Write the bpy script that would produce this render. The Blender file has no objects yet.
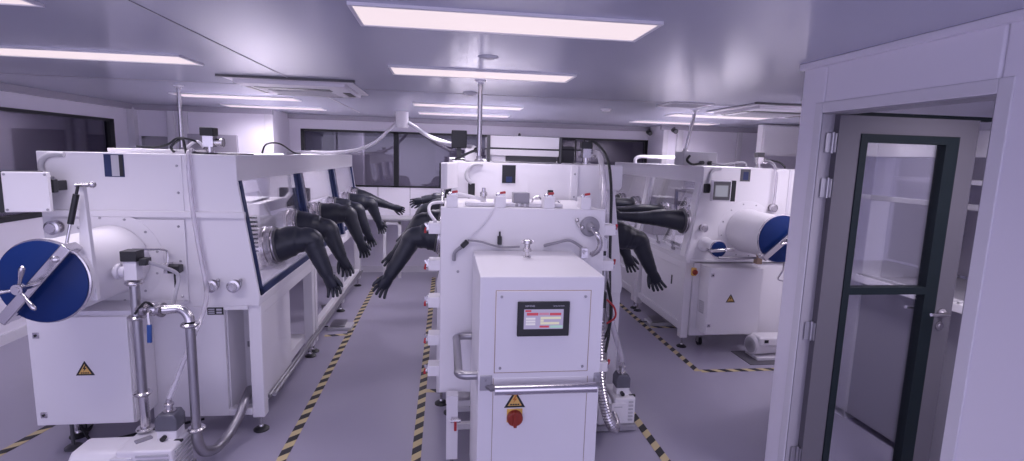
import bpy, math, random
from mathutils import Vector as V, Matrix
random.seed(4)
S = bpy.context.scene
COL = S.collection
PI = math.pi

# ------------------------------------------------------------------ camera, world, exposure
cam_d = bpy.data.cameras.new('camera')
cam_d.sensor_fit = 'HORIZONTAL'; cam_d.sensor_width = 36.0
cam_d.lens = 36.0 * 520.0 / 1024.0
cam_d.clip_start = 0.05; cam_d.clip_end = 100
cam = bpy.data.objects.new('camera', cam_d); COL.objects.link(cam)
YAW, PITCH, ROLL = 0.1294, 0.14168, -0.02892
f_ = V((math.sin(YAW)*math.cos(PITCH), math.cos(YAW)*math.cos(PITCH), -math.sin(PITCH)))
r_ = V((math.cos(YAW), -math.sin(YAW), 0))
d_ = f_.cross(r_)
r2 = r_*math.cos(ROLL) + d_*math.sin(ROLL)
d2 = -r_*math.sin(ROLL) + d_*math.cos(ROLL)
cam.matrix_world = Matrix(((r2.x, -d2.x, -f_.x, 0), (r2.y, -d2.y, -f_.y, 0), (r2.z, -d2.z, -f_.z, 1.95), (0, 0, 0, 1)))
S.camera = cam

w = bpy.data.worlds.new('world'); S.world = w; w.use_nodes = True
w.node_tree.nodes['Background'].inputs[0].default_value = (0.70, 0.655, 0.95, 1)
w.node_tree.nodes['Background'].inputs[1].default_value = 1.78
S.view_settings.view_transform = 'Standard'
S.view_settings.look = 'None'
S.view_settings.exposure = 0.15
S.view_settings.gamma = 1.0
S.view_settings.use_curve_mapping = False
try:
    S.cycles.use_denoising = True
    S.cycles.max_bounces = 8
    S.cycles.transparent_max_bounces = 16
    S.cycles.sample_clamp_indirect = 6
except Exception:
    pass
LAMP_COL = (0.90, 0.825, 0.95)
ROW_W = {2.25: 5.0, 3.65: 8.0, 6.05: 24.0, 7.30: 26.0}          # watts of each ceiling panel
CEIL = 2.5

# ------------------------------------------------------------------ materials
def lin(c):
    c = c/255.0
    return c/12.92 if c <= 0.04045 else ((c+0.055)/1.055)**2.4
def mat(name, col, rough=0.5, metal=0.0, emit=None, estr=1.0, noise=0.0, nscale=8.0, bump=0.0, coat=0.0, spec=0.5):
    m = bpy.data.materials.new(name); m.use_nodes = True
    nt = m.node_tree; b = nt.nodes['Principled BSDF']
    b.inputs['Base Color'].default_value = (*col, 1)
    b.inputs['Roughness'].default_value = rough
    b.inputs['Metallic'].default_value = metal
    b.inputs['Specular IOR Level'].default_value = spec
    b.inputs['Coat Weight'].default_value = coat
    if emit:
        b.inputs['Emission Color'].default_value = (*emit, 1); b.inputs['Emission Strength'].default_value = estr
    if noise or bump:
        tc = nt.nodes.new('ShaderNodeTexCoord'); nz = nt.nodes.new('ShaderNodeTexNoise')
        nz.inputs['Scale'].default_value = nscale; nz.inputs['Detail'].default_value = 4
        nt.links.new(tc.outputs['Object'], nz.inputs['Vector'])
        if noise:
            mx = nt.nodes.new('ShaderNodeMix'); mx.data_type = 'RGBA'
            nt.links.new(nz.outputs['Fac'], mx.inputs['Factor'])
            mx.inputs['A'].default_value = (*[c*(1-noise) for c in col], 1)
            mx.inputs['B'].default_value = (*[min(1, c*(1+noise)) for c in col], 1)
            nt.links.new(mx.outputs['Result'], b.inputs['Base Color'])
        if bump:
            bp = nt.nodes.new('ShaderNodeBump'); bp.inputs['Strength'].default_value = bump; bp.inputs['Distance'].default_value = 0.01
            nt.links.new(nz.outputs['Fac'], bp.inputs['Height']); nt.links.new(bp.outputs['Normal'], b.inputs['Normal'])
    return m
def glass(name, tint, gloss=0.08, fres=0.45, rough=0.02, opaque=0.0, body=(0.5, 0.5, 0.6)):
    m = bpy.data.materials.new(name); m.use_nodes = True
    nt = m.node_tree; nt.nodes.clear(); N = nt.nodes.new
    out = N('ShaderNodeOutputMaterial'); tr = N('ShaderNodeBsdfTransparent'); gl = N('ShaderNodeBsdfGlossy')
    tr.inputs[0].default_value = (*tint, 1); gl.inputs['Roughness'].default_value = rough
    gl.inputs[0].default_value = (1, 1, 1, 1)
    lw = N('ShaderNodeFresnel'); lw.inputs['IOR'].default_value = 1.45
    mul = N('ShaderNodeMath'); mul.operation = 'MULTIPLY_ADD'; mul.inputs[1].default_value = fres; mul.inputs[2].default_value = gloss*0.3
    nt.links.new(lw.outputs[0], mul.inputs[0])
    mx = N('ShaderNodeMixShader'); nt.links.new(mul.outputs[0], mx.inputs[0])
    nt.links.new(tr.outputs[0], mx.inputs[1]); nt.links.new(gl.outputs[0], mx.inputs[2])
    last = mx
    if opaque:
        df = N('ShaderNodeBsdfDiffuse'); df.inputs[0].default_value = (*body, 1)
        m2 = N('ShaderNodeMixShader'); m2.inputs[0].default_value = opaque
        nt.links.new(mx.outputs[0], m2.inputs[1]); nt.links.new(df.outputs[0], m2.inputs[2]); last = m2
    nt.links.new(last.outputs[0], out.inputs[0])
    return m
def hazard(name, ca, cb):
    """yellow and black slanted stripes, 45 degrees in the floor plane"""
    m = mat(name, ca, 0.55); nt = m.node_tree; b = nt.nodes['Principled BSDF']
    tc = nt.nodes.new('ShaderNodeTexCoord'); sp = nt.nodes.new('ShaderNodeSeparateXYZ')
    nt.links.new(tc.outputs['UV'], sp.inputs[0])
    ad = nt.nodes.new('ShaderNodeMath'); ad.operation = 'ADD'
    nt.links.new(sp.outputs[0], ad.inputs[0]); nt.links.new(sp.outputs[1], ad.inputs[1])
    fr = nt.nodes.new('ShaderNodeMath'); fr.operation = 'FRACT'; nt.links.new(ad.outputs[0], fr.inputs[0])
    gt = nt.nodes.new('ShaderNodeMath'); gt.operation = 'GREATER_THAN'; gt.inputs[1].default_value = 0.5
    nt.links.new(fr.outputs[0], gt.inputs[0])
    mx = nt.nodes.new('ShaderNodeMix'); mx.data_type = 'RGBA'
    mx.inputs['A'].default_value = (*ca, 1); mx.inputs['B'].default_value = (*cb, 1)
    nt.links.new(gt.outputs[0], mx.inputs['Factor']); nt.links.new(mx.outputs['Result'], b.inputs['Base Color'])
    return m

M = {
    'white': mat('white_powder_coat', (0.78, 0.76, 0.80), 0.38, noise=0.015, nscale=3),
    'white2': mat('white_enamel', (0.70, 0.68, 0.74), 0.42),
    'wall': mat('wall_panel_white', (0.80, 0.77, 0.86), 0.45, noise=0.02, nscale=1.5),
    'ceil': mat('ceiling_panel', (0.44, 0.445, 0.55), 0.20, noise=0.03, nscale=0.8),
    'cove': mat('grey_coving', (0.40, 0.38, 0.45), 0.4),
    'floor': mat('epoxy_floor', (0.345, 0.325, 0.42), 0.34, noise=0.07, nscale=1.2),
    'jamb': mat('grey_steel_jamb', (0.30, 0.285, 0.33), 0.4),
    'leaf': mat('grey_door_leaf', (0.115, 0.108, 0.13), 0.5, spec=0.3),
    'grey': mat('mid_grey', (0.30, 0.29, 0.33), 0.45),
    'lgrey': mat('light_grey', (0.50, 0.49, 0.53), 0.4),
    'dgrey': mat('dark_grey', (0.09, 0.09, 0.10), 0.5),
    'black': mat('black_plastic', (0.012, 0.013, 0.016), 0.4),
    'rubber': mat('black_glove_rubber', (0.014, 0.017, 0.030), 0.40, bump=0.1, nscale=14, noise=0.1),
    'steel': mat('stainless_steel', (0.62, 0.60, 0.62), 0.24, 1.0),
    'steeld': mat('brushed_steel', (0.42, 0.41, 0.44), 0.35, 1.0),
    'blue': mat('blue_anodised_door', (0.002, 0.023, 0.135), 0.45, spec=0.3),
    'gasket': mat('dark_blue_gasket', (0.012, 0.025, 0.10), 0.4),
    'bluep': mat('blue_plastic', (0.01, 0.06, 0.26), 0.4),
    'red': mat('red_handle', (0.42, 0.02, 0.03), 0.4),
    'redsw': mat('red_switch', (0.27, 0.028, 0.012), 0.35),
    'yellow': mat('yellow_plate', (0.75, 0.46, 0.10), 0.5),
    'warn': mat('warning_yellow', (0.70, 0.44, 0.12), 0.5),
    'tape': hazard('hazard_tape', (0.58, 0.48, 0.26), (0.025, 0.025, 0.03)),
    'panel': mat('light_panel', (0.05, 0.05, 0.05), 0.6, emit=(0.86, 0.715, 0.785), estr=0.97, spec=0.1),
    'pane': glass('clear_window', (0.95, 0.95, 0.98)),
    'smoke': glass('smoked_window', (0.60, 0.58, 0.66), gloss=0.15),
    'hose': glass('clear_hose', (0.90, 0.88, 0.92), gloss=0.25, opaque=0.30, body=(0.78, 0.76, 0.82)),
    'bowl': glass('grey_bowl', (0.40, 0.40, 0.46), gloss=0.3, opaque=0.45, body=(0.22, 0.22, 0.27)),
    'pvc': mat('white_pvc_hose', (0.72, 0.70, 0.75), 0.45),
    'copper': mat('warm_metal', (0.40, 0.30, 0.22), 0.35, 1.0),
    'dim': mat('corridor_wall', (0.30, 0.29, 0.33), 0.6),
    'board': mat('grey_board', (0.34, 0.32, 0.38), 0.5),
    'mat': mat('dark_mat', (0.13, 0.125, 0.15), 0.6),
    'screen': mat('screen_glow', (0.05, 0.05, 0.06), 0.2, emit=(0.42, 0.36, 0.60), estr=0.65),
    'screenr': mat('screen_red', (0.05, 0.0, 0.0), 0.2, emit=(0.60, 0.07, 0.13), estr=0.58),
    'screenp': mat('screen_pink', (0.05, 0.0, 0.0), 0.2, emit=(0.62, 0.26, 0.45), estr=0.58),
    'screenw': mat('screen_white', (0.05, 0.05, 0.05), 0.2, emit=(0.72, 0.66, 0.82), estr=0.68),
    'screeny': mat('screen_cream', (0.05, 0.05, 0.05), 0.2, emit=(0.72, 0.66, 0.55), estr=0.68),
    'screeng': mat('screen_green', (0.05, 0.05, 0.05), 0.2, emit=(0.40, 0.62, 0.62), estr=0.65),
    'screendim': mat('screen_dim', (0.05, 0.05, 0.05), 0.2, emit=(0.30, 0.30, 0.38), estr=0.7),
    'ink': mat('light_ink', (0.55, 0.54, 0.60), 0.5),
    'seal': mat('black_frame_paint', (0.008, 0.014, 0.018), 0.55, spec=0.2),
    'orange': mat('orange_ink', (0.5, 0.16, 0.02), 0.5),
}

# ------------------------------------------------------------------ mesh builder
class MB:
    def __init__(s): s.v = []; s.f = []; s.fm = []; s.uv = {}
    def add(s, vs, fs, m=0):
        n = len(s.v); s.v += [V(p) for p in vs]
        for f in fs: s.f.append([i+n for i in f]); s.fm.append(m)
        return s
    def box(s, x0, x1, y0, y1, z0, z1, m=0):
        x0, x1 = sorted((x0, x1)); y0, y1 = sorted((y0, y1)); z0, z1 = sorted((z0, z1))
        return s.add([(x0,y0,z0),(x1,y0,z0),(x1,y1,z0),(x0,y1,z0),(x0,y0,z1),(x1,y0,z1),(x1,y1,z1),(x0,y1,z1)],
                     [(0,3,2,1),(4,5,6,7),(0,1,5,4),(1,2,6,5),(2,3,7,6),(3,0,4,7)], m)
    def bar(s, p0, p1, w, h, up=(0,0,1), m=0):
        p0, p1 = V(p0), V(p1); d = (p1-p0).normalized(); u = V(up)
        a = d.cross(u)
        if a.length < 1e-4: a = d.cross(V((1,0,0)))
        a.normalize(); b = a.cross(d).normalized()
        c = []
        for p in (p0, p1):
            for i, j in ((-1,-1),(1,-1),(1,1),(-1,1)): c.append(p + a*(w/2*i) + b*(h/2*j))
        return s.add(c, [(0,1,2,3),(7,6,5,4),(0,4,5,1),(1,5,6,2),(2,6,7,3),(3,7,4,0)], m)
    def prism(s, poly, d0, d1, axis='y', m=0):
        """poly is 2-D; axis y -> (x,z), axis x -> (y,z), axis z -> (x,y)"""
        def P(p, d):
            return {'y': (p[0], d, p[1]), 'x': (d, p[0], p[1]), 'z': (p[0], p[1], d)}[axis]
        n = len(poly); vs = [P(p, d0) for p in poly] + [P(p, d1) for p in poly]
        fs = [tuple(range(n)), tuple(range(2*n-1, n-1, -1))]
        fs += [(i, n+i, n+(i+1) % n, (i+1) % n) for i in range(n)]
        return s.add(vs, fs, m)
    def sweep(s, pts, radii, n=12, flat=None, ref=None, caps=True, m=0):
        """tube along pts; radii a number, a list, or (ra, rb) pairs"""
        pts = [V(p) for p in pts]; k = len(pts)
        if not isinstance(radii, (list, tuple)): radii = [radii]*k
        t0 = (pts[1]-pts[0]).normalized()
        a = V(ref) if ref is not None else (V((0,0,1)) if abs(t0.z) < 0.9 else V((1,0,0)))
        vs = []
        for i in range(k):
            t = (pts[min(i+1, k-1)] - pts[max(i-1, 0)]).normalized()
            a = (a - t*a.dot(t)).normalized(); b = t.cross(a)
            r = radii[i]; ra, rb = r if isinstance(r, (tuple, list)) else (r, r)
            for j in range(n):
                q = 2*PI*j/n; vs.append(pts[i] + a*(ra*math.cos(q)) + b*(rb*math.sin(q)))
        fs = []
        for i in range(k-1):
            for j in range(n):
                fs.append((i*n+j, i*n+(j+1) % n, (i+1)*n+(j+1) % n, (i+1)*n+j))
        if caps: fs += [tuple(range(n-1, -1, -1)), tuple(range((k-1)*n, k*n))]
        return s.add(vs, fs, m)
    def cyl(s, p0, p1, r0, r1=None, n=20, m=0): return s.sweep([p0, p1], [r0, r0 if r1 is None else r1], n, m=m)
    def tube(s, pts, r, n=8, step=6, m=0): return s.sweep(smooth(pts, step), r, n, m=m)
    def lathe(s, o, ax, prof, n=24, m=0):
        """prof: (distance along axis, radius)"""
        o = V(o); ax = V(ax).normalized(); a = ax.orthogonal().normalized(); b = ax.cross(a)
        vs = []; k = len(prof)
        for d, r in prof:
            for j in range(n):
                q = 2*PI*j/n; vs.append(o + ax*d + (a*math.cos(q) + b*math.sin(q))*max(r, 1e-4))
        fs = [(i*n+j, i*n+(j+1) % n, (i+1)*n+(j+1) % n, (i+1)*n+j) for i in range(k-1) for j in range(n)]
        fs += [tuple(range(n-1, -1, -1)), tuple(range((k-1)*n, k*n))]
        return s.add(vs, fs, m)
    def ball(s, c, r, n=10, sc=(1,1,1), m=0):
        prof = [(-r*math.cos(PI*i/6), r*math.sin(PI*i/6)) for i in range(7)]
        k = len(s.v); s.lathe((0,0,0), (0,0,1), prof, n, m)
        for i in range(k, len(s.v)):
            p = s.v[i]; s.v[i] = V((p.x*sc[0], p.y*sc[1], p.z*sc[2])) + V(c)
        return s
    def quad(s, a, b, c, d, m=0): return s.add([a, b, c, d], [(0,1,2,3)], m)
    def build(s, name, mats, parent=None, bevel=0.0, seg=2, origin=None, sharp=38):
        me = bpy.data.meshes.new(name)
        lo = V((min(p.x for p in s.v), min(p.y for p in s.v), min(p.z for p in s.v)))
        hi = V((max(p.x for p in s.v), max(p.y for p in s.v), max(p.z for p in s.v)))
        o = V(origin) if origin else V(((lo.x+hi.x)/2, (lo.y+hi.y)/2, lo.z))
        me.from_pydata([p-o for p in s.v], [], s.f)
        for mm in (mats if isinstance(mats, (list, tuple)) else [mats]): me.materials.append(M[mm] if isinstance(mm, str) else mm)
        me.polygons.foreach_set('material_index', s.fm)
        me.polygons.foreach_set('use_smooth', [True]*len(me.polygons))
        me.set_sharp_from_angle(angle=math.radians(sharp))
        me.update()
        ob = bpy.data.objects.new(name, me); COL.objects.link(ob)
        if parent is not None:
            ob.parent = parent; ob.location = o - wloc(parent)
        else: ob.location = o
        if bevel:
            b = ob.modifiers.new('bevel', 'BEVEL'); b.width = bevel; b.segments = seg; b.limit_method = 'ANGLE'; b.angle_limit = math.radians(40)
        return ob
def wloc(o):
    p = V((0,0,0))
    while o is not None: p += o.location; o = o.parent
    return p
def smooth(pts, step=6):
    pts = [V(p) for p in pts]
    if len(pts) < 3: return pts
    out = []
    for i in range(len(pts)-1):
        p0 = pts[max(i-1, 0)]; p1 = pts[i]; p2 = pts[i+1]; p3 = pts[min(i+2, len(pts)-1)]
        for k in range(step):
            t = k/step
            out.append(0.5*((2*p1) + (p2-p0)*t + (2*p0-5*p1+4*p2-p3)*t*t + (3*p1-p0-3*p2+p3)*t**3))
    return out + [pts[-1]]
def tag(o, label, cat, group=None):
    o['label'] = label; o['category'] = cat
    if group: o['group'] = group
    return o
def thing(name, label, cat, loc, group=None):
    o = bpy.data.objects.new(name, None); COL.objects.link(o); o.location = loc; o.empty_display_size = 0.1
    return tag(o, label, cat, group)
def struct(o): o['kind'] = 'structure'; return o
def part(o, label): o['label'] = label; return o
def bx(*a): return MB().box(*a)

# ------------------------------------------------------------------ the room
XL, XR, YF, YB = -4.25, 1.98, 8.6, -1.6
struct(bx(-6.2, 6.4, YB, 10.6, -0.12, 0).build('floor', 'floor'))
c = bx(-6.2, 6.4, YB, 10.6, CEIL, CEIL+0.1)
struct(c.build('ceiling', 'ceil'))
for i, (x0, x1, y0, y1) in enumerate([(-1.215, -1.207, 0.6, 7.7), (-4.2, 3.3, 4.86, 4.866)]):
    struct(bx(x0, x1, y0, y1, CEIL-0.003, CEIL+0.01).build('trim_%d' % (i+1), 'grey'))
# left wall with its long window
m = MB()
m.box(XL-0.12, XL, YB, 7.8, 0, 1.17); m.box(XL-0.12, XL, YB, 7.8, 2.28, CEIL); m.box(XL-0.12, XL, 7.42, 7.8, 1.17, 2.28); m.box(XL-0.12, XL, YB, 2.0, 1.17, 2.28)
struct(m.build('wall_left', 'wall'))
win = MB()
for a in ((2.0, 7.42, 1.17, 1.225), (2.0, 7.42, 2.245, 2.28), (7.33, 7.42, 1.17, 2.28), (2.0, 2.06, 1.17, 2.28)): win.box(XL-0.06, XL+0.006, *a)
wo = struct(win.build('window_1', 'black'))
bx(XL-0.04, XL-0.03, 2.06, 7.33, 1.225, 2.245).build('pane', 'smoke', wo)
# corner block left of the far wall
m = MB(); m.box(XL-0.12, -2.42, 7.8, 7.92, 0, CEIL); m.box(-2.54, -2.42, 7.92, YF+0.12, 0, CEIL)
struct(m.build('wall_far_left', 'wall'))
# far wall with the wide window
m = MB()
FX0, FX1 = -2.25, 3.40
m.box(-2.54, 3.64, YF, YF+0.12, 0, 1.40); m.box(-2.54, 3.64, YF, YF+0.12, 2.285, CEIL); m.box(-2.54, FX0, YF, YF+0.12, 1.4, 2.285)
struct(m.build('wall_far', 'wall'))
win = MB()
for a in ((FX0, FX1, 1.40, 1.425), (FX0, FX1, 2.25, 2.285), (FX0, FX0+0.05, 1.4, 2.285), (FX1-0.05, FX1, 1.4, 2.285), (-0.83, -0.75, 1.4, 2.285), (1.35, 1.43, 1.4, 2.285)):
    win.box(a[0], a[1], YF-0.012, YF+0.06, a[2], a[3])
wo = struct(win.build('window_2', 'black'))
bx(FX0+0.05, FX1-0.05, YF+0.03, YF+0.04, 1.425, 2.25).build('pane', 'smoke', wo)
# block on the right of the far wall
m = MB(); m.box(3.40, 6.4, 7.95, 8.07, 0, CEIL); m.box(3.40, 3.52, 8.07, YF, 0, CEIL)
struct(m.build('wall_far_right', 'wall'))
m = MB(); m.box(5.9, 6.02, 3.7, 7.95, 0, CEIL)
struct(m.build('wall_right_side', 'wall'))
# corridors behind the windows
m = MB(); m.box(-6.2, -6.1, YB, 7.9, 0, CEIL)
m.box(-6.1, XL-0.12, YB, YB+0.1, 0, CEIL)
struct(m.build('wall_corridor_left', 'dim'))
m = MB(); m.box(-6.1, XL-0.12, 9.4, 9.5, 0, CEIL); m.box(-6.2, -6.1, 7.9, 9.5, 0, CEIL); m.box(-2.6, 6.4, 10.5, 10.6, 0, CEIL); m.box(-2.64, -2.54, 8.8, 10.5, 0, CEIL); m.box(6.3, 6.4, 8.1, 10.5, 0, CEIL)
struct(m.build('wall_corridor_far', 'dim'))
bo = MB(); bo.box(-0.2, 1.3, 10.43, 10.485, 1.62, 2.2)
tag(bo.build('notice_board', 'board', bevel=0.01), 'grey board on the corridor wall seen through the far window', 'board')
bo = MB(); bo.box(-2.02, -1.5, 9.9, 10.1, 0.0, 2.42)
tag(bo.build('corridor_cupboard', 'lgrey', bevel=0.01), 'pale cupboard behind the leftmost strip of the far window', 'cupboard')
# trims and columns on the far walls
k = 10
def trim(*a, mt='white2'):
    global k; k += 1
    return struct(bx(*a).build('trim_%d' % k, mt, bevel=0.004))
trim(-3.78, -3.68, 7.755, 7.80, 0, CEIL-0.05); trim(-3.60, -3.52, 7.755, 7.80, 0, CEIL-0.05)
trim(-2.52, -2.405, 7.78, 7.80, 0, CEIL-0.05)
trim(XL, XL+0.09, 7.71, 7.80, 0, CEIL-0.05)
trim(3.385, 3.47, 7.935, 7.95, 0, CEIL-0.05)
trim(3.60, 3.70, 7.90, 7.95, 0, CEIL-0.05); trim(4.62, 4.70, 7.91, 7.95, 0, CEIL-0.05)
# coving
trim(XL, XL+0.07, YB, 7.8, CEIL-0.07, CEIL, mt='cove'); trim(XL, -2.40, 7.73, 7.8, CEIL-0.07, CEIL, mt='cove')
trim(-2.42, 3.40, YF-0.07, YF, CEIL-0.07, CEIL, mt='cove'); trim(3.33, 6.0, 7.88, 7.95, CEIL-0.07, CEIL, mt='cove')
trim(XR-0.03, XR, YB, 2.775, CEIL-0.035, CEIL, mt='wall')
struct(bx(-2.42, 3.4, YF-0.03, YF, 0.0, 0.10).build('baseboard_far', 'white2'))
struct(bx(XL, XL+0.03, YB, 7.8, 0.0, 0.10).build('baseboard_left', 'white2'))
for xx in (-1.08, -0.57, -0.06, -1.6):
    struct(bx(xx-0.004, xx+0.004, YF-0.004, YF+0.002, 0.92, 1.40).build('trim_%d' % int(40+xx*10), 'grey'))
# dark window on the left-hand far wall, and the grey board beside it
win = MB()
for a in ((-4.12, -3.78, 1.55, 1.58), (-4.12, -3.78, 2.04, 2.08), (-4.12, -4.08, 1.55, 2.08)): win.box(a[0], a[1], 7.78, 7.81, a[2], a[3])
wo = struct(win.build('window_3', 'grey')); bx(-4.08, -3.78, 7.785, 7.80, 1.58, 2.04).build('pane', 'board', wo)
tag(bx(-3.52, -2.88, 7.74, 7.80, 1.45, 2.13).build('wall_board', 'board', bevel=0.006), 'grey board on the far left wall behind the left glovebox', 'board')

# right wall with the doorway
DY0, DY1, DZ = 1.70, 2.59, 2.225
m = MB(); m.box(XR, XR+0.10, DY1, 2.775, 0, CEIL); m.box(XR, XR+0.10, YB, DY0, 0, CEIL); m.box(XR, XR+0.10, DY0, DY1, DZ, CEIL)
struct(m.build('wall_right', 'wall', bevel=0.012))
m = MB()
m.box(XR-0.006, XR+0.002, DY1, DY1+0.055, 0, DZ+0.055); m.box(XR-0.006, XR+0.002, DY0-0.055, DY0, 0, DZ+0.055); m.box(XR-0.006, XR+0.002, DY0, DY1, DZ, DZ+0.055)
struct(m.build('trim_8', 'white2', bevel=0.004))
m = MB(); m.box(XR, XR+0.13, DY1-0.006, DY1+0.004, 0, DZ); m.box(XR, XR+0.13, DY0-0.004, DY0+0.006, 0, DZ); m.box(XR, XR+0.13, DY0, DY1, DZ-0.006, DZ+0.004)
struct(m.build('trim_9', 'jamb'))
m = MB(); m.box(XR+0.10, 3.02, 2.60, 2.63, 2.216, 2.24)
struct(m.build('trim_7', 'seal'))
# the room behind the door
m = MB()
m.prism([(2.04, 2.775), (2.78, 3.74), (2.84, 3.66), (2.11, 2.765)], 0, CEIL, 'z')
m.box(2.78, 6.0, 3.66, 3.74, 0, CEIL)
struct(m.build('wall_side_room', 'wall'))
struct(bx(4.6, 4.7, YB, 3.64, 0, CEIL).build('wall_side_room_right', 'wall'))
# door leaf, open at right angles
L0, L1, LY0, LY1 = 2.05, 2.885, 2.545, 2.588
leaf = MB()
GX0, GX1, GZ0, GZ1 = 2.185, 2.765, 0.12, 2.118
leaf.box(L0, GX0, LY0, LY1, 0.012, 2.215); leaf.box(GX1, L1, LY0, LY1, 0.012, 2.215); leaf.box(GX0, GX1, LY0, LY1, GZ1, 2.215); leaf.box(GX0, GX1, LY0, LY1, 0.012, GZ0)
door = struct(leaf.build('door_1', 'leaf', origin=(L0, LY1, 0)))
fr = MB()
for a in ((GX0-0.005, GX0+0.035, GZ0-0.004, GZ1+0.004), (GX1-0.075, GX1+0.005, GZ0-0.004, GZ1+0.004), (GX0+0.035, GX1-0.075, GZ1-0.04, GZ1+0.004), (GX0+0.035, GX1-0.075, GZ0-0.004, GZ0+0.045), (GX0+0.035, GX1-0.075, 1.245, 1.285)):
    fr.box(a[0], a[1], LY0-0.006, LY1+0.006, a[2], a[3])
part(fr.build('glazing_frame', 'seal', door), 'black glazing frame')
bx(GX0+0.03, GX1-0.07, LY0+0.018, LY0+0.026, GZ0+0.04, GZ1-0.03).build('pane', 'pane', door)
h = MB(); h.lathe((2.815, LY0-0.001, 1.135), (0, -1, 0), [(0, 0.026), (0.01, 0.026), (0.012, 0.012), (0.05, 0.011)], 20)
h.sweep(smooth([(2.815, LY0-0.045, 1.135), (2.80, LY0-0.052, 1.135), (2.70, LY0-0.052, 1.14)], 5), 0.0095, 10)
part(h.build('door_handle', 'steel', door), 'steel lever handle')
h = MB(); h.lathe((2.815, LY1+0.001, 1.135), (0, 1, 0), [(0, 0.026), (0.01, 0.026), (0.012, 0.012), (0.05, 0.011)], 20)
h.sweep(smooth([(2.815, LY1+0.045, 1.135), (2.80, LY1+0.052, 1.135), (2.68, LY1+0.052, 1.14)], 5), 0.0095, 10)
part(h.build('door_handle', 'steel', door), 'steel lever handle')
h = MB(); h.lathe((2.815, LY0, 1.06), (0, -1, 0), [(0, 0.026), (0.008, 0.026), (0.010, 0.010), (0.014, 0.010)], 20)
part(h.build('keyhole_plate', 'steel', door), 'round steel keyhole plate')
for z in (2.07, 1.83, 1.03, 0.28):
    h = MB(); h.cyl((2.042, LY1-0.016, z-0.055), (2.042, LY1-0.016, z+0.055), 0.008, n=12); h.box(2.042, 2.051, LY0+0.005, LY1-0.01, z-0.05, z+0.05); h.box(2.005, 2.042, LY1-0.012, LY1-0.007, z-0.05, z+0.05)
    part(h.build('hinge', 'steeld', door), 'steel hinge')

# ------------------------------------------------------------------ ceiling fittings
ROWS = {'left': -2.22, 'middle': 0.245, 'right': 3.26}
ORD = {2.25: 'nearest', 3.65: 'second', 6.05: 'third', 7.30: 'farthest'}
for cn, CX_ROW in ROWS.items():
    for y in (2.25, 3.65, 6.05, 7.30):
        cx = CX_ROW
        if cn == 'right' and y < 3: continue
        o = ORD[y]; W_ = ROW_W[y]*(0.3 if cn == 'right' and y > 7 else 1.0)
        if cn == 'left': W_ = {2.25: 14.0, 3.65: 8.0, 6.05: 22.0, 7.30: 15.0}[y]
        if cn == 'right' and y < 5: y = 4.1; cx = 3.66; W_ = 17.5  # unseen panel, added here to light the front of the right glovebox
        
        t = thing('ceiling_light', '%s long bright light panel in the %s row on the ceiling' % (o, cn), 'light', (cx, y, CEIL-0.03), 'ceiling light panels')
        fr = MB()
        for a in ((-0.615, 0.615, -0.165, -0.15), (-0.615, 0.615, 0.15, 0.165), (-0.615, -0.6, -0.15, 0.15), (0.6, 0.615, -0.15, 0.15)):
            fr.box(cx+a[0], cx+a[1], y+a[2], y+a[3], CEIL-0.012, CEIL+0.002)
        fr.build('frame', 'white2', t)
        bx(cx-0.6, cx+0.6, y-0.15, y+0.15, CEIL-0.008, CEIL+0.001).build('diffuser', 'panel', t)
        ld = bpy.data.lights.new('panel_lamp', 'AREA'); ld.shape = 'RECTANGLE'; ld.size = 1.18; ld.size_y = 0.28
        ld.energy = W_; ld.color = LAMP_COL; ld.spread = math.radians(150)
        lo = bpy.data.objects.new('lamp', ld); COL.objects.link(lo); lo.parent = t; lo.location = (0, 0, 0.018)
# the added side-room lamp comes further down
def cassette(x0, x1, y0, y1, label):
    t = thing('air_conditioner', label, 'air conditioner', ((x0+x1)/2, (y0+y1)/2, CEIL-0.04))
    p = MB(); z0 = CEIL-0.035
    p.prism([(x0, y0), (x1, y0), (x1, y1), (x0, y1)], z0+0.018, CEIL-0.004, 'z')
    e = 0.06; p.prism([(x0+e, y0+e), (x1-e, y0+e), (x1-e, y1-e), (x0+e, y1-e)], z0-0.012, z0+0.02, 'z')
    p.build('cover', 'white2', t, bevel=0.01)
    w_ = x1-x0; s = MB(); zz = z0-0.0125
    for a in ((x0+0.14, x1-0.22, y0+0.27, y0+0.40), (x0+0.16, x1-0.22, y1-0.11, y1-0.07), (x0+0.07, x0+0.11, y0+0.3, y1-0.2), (x1-0.15, x1-0.09, y0+0.46, y1-0.16)):
        part(bx(a[0], a[1], a[2], a[3], zz-0.003, zz+0.004).build('outlet_slot', 'black', t), 'dark air outlet slot')
    g = MB(); g.box(x0+0.20, x1-0.24, y0+0.44, y1-0.16, zz-0.006, zz+0.004)
    for i in range(14):
        yy = y0+0.46+i*(y1-y0-0.64)/13; g.box(x0+0.22, x1-0.26, yy-0.005, yy+0.005, zz-0.010, zz-0.004)
    g.build('grille', 'lgrey', t)
    rim = MB()
    rim.box(x0-0.03, x1+0.03, y0-0.03, y0-0.001, CEIL-0.016, CEIL)
    rim.build('shadow_gap', 'dgrey', t)
    return t
cassette(-1.70, -0.74, 4.32, 5.25, 'square ceiling air conditioner above the left glovebox')
cassette(2.82, 3.80, 4.55, 5.52, 'square ceiling air conditioner above the right glovebox')
t = thing('ceiling_vent', 'small square ceiling vent above the right glovebox pole', 'vent', (2.31, 4.96, CEIL-0.02))
g = MB()
for a in ((2.10, 2.52, 4.77, 4.80), (2.10, 2.52, 5.12, 5.15), (2.10, 2.13, 4.8, 5.12), (2.49, 2.52, 4.8, 5.12)): g.box(*a, CEIL-0.012, CEIL)
g.build('frame', 'white2', t, bevel=0.003)
g = MB()
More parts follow.
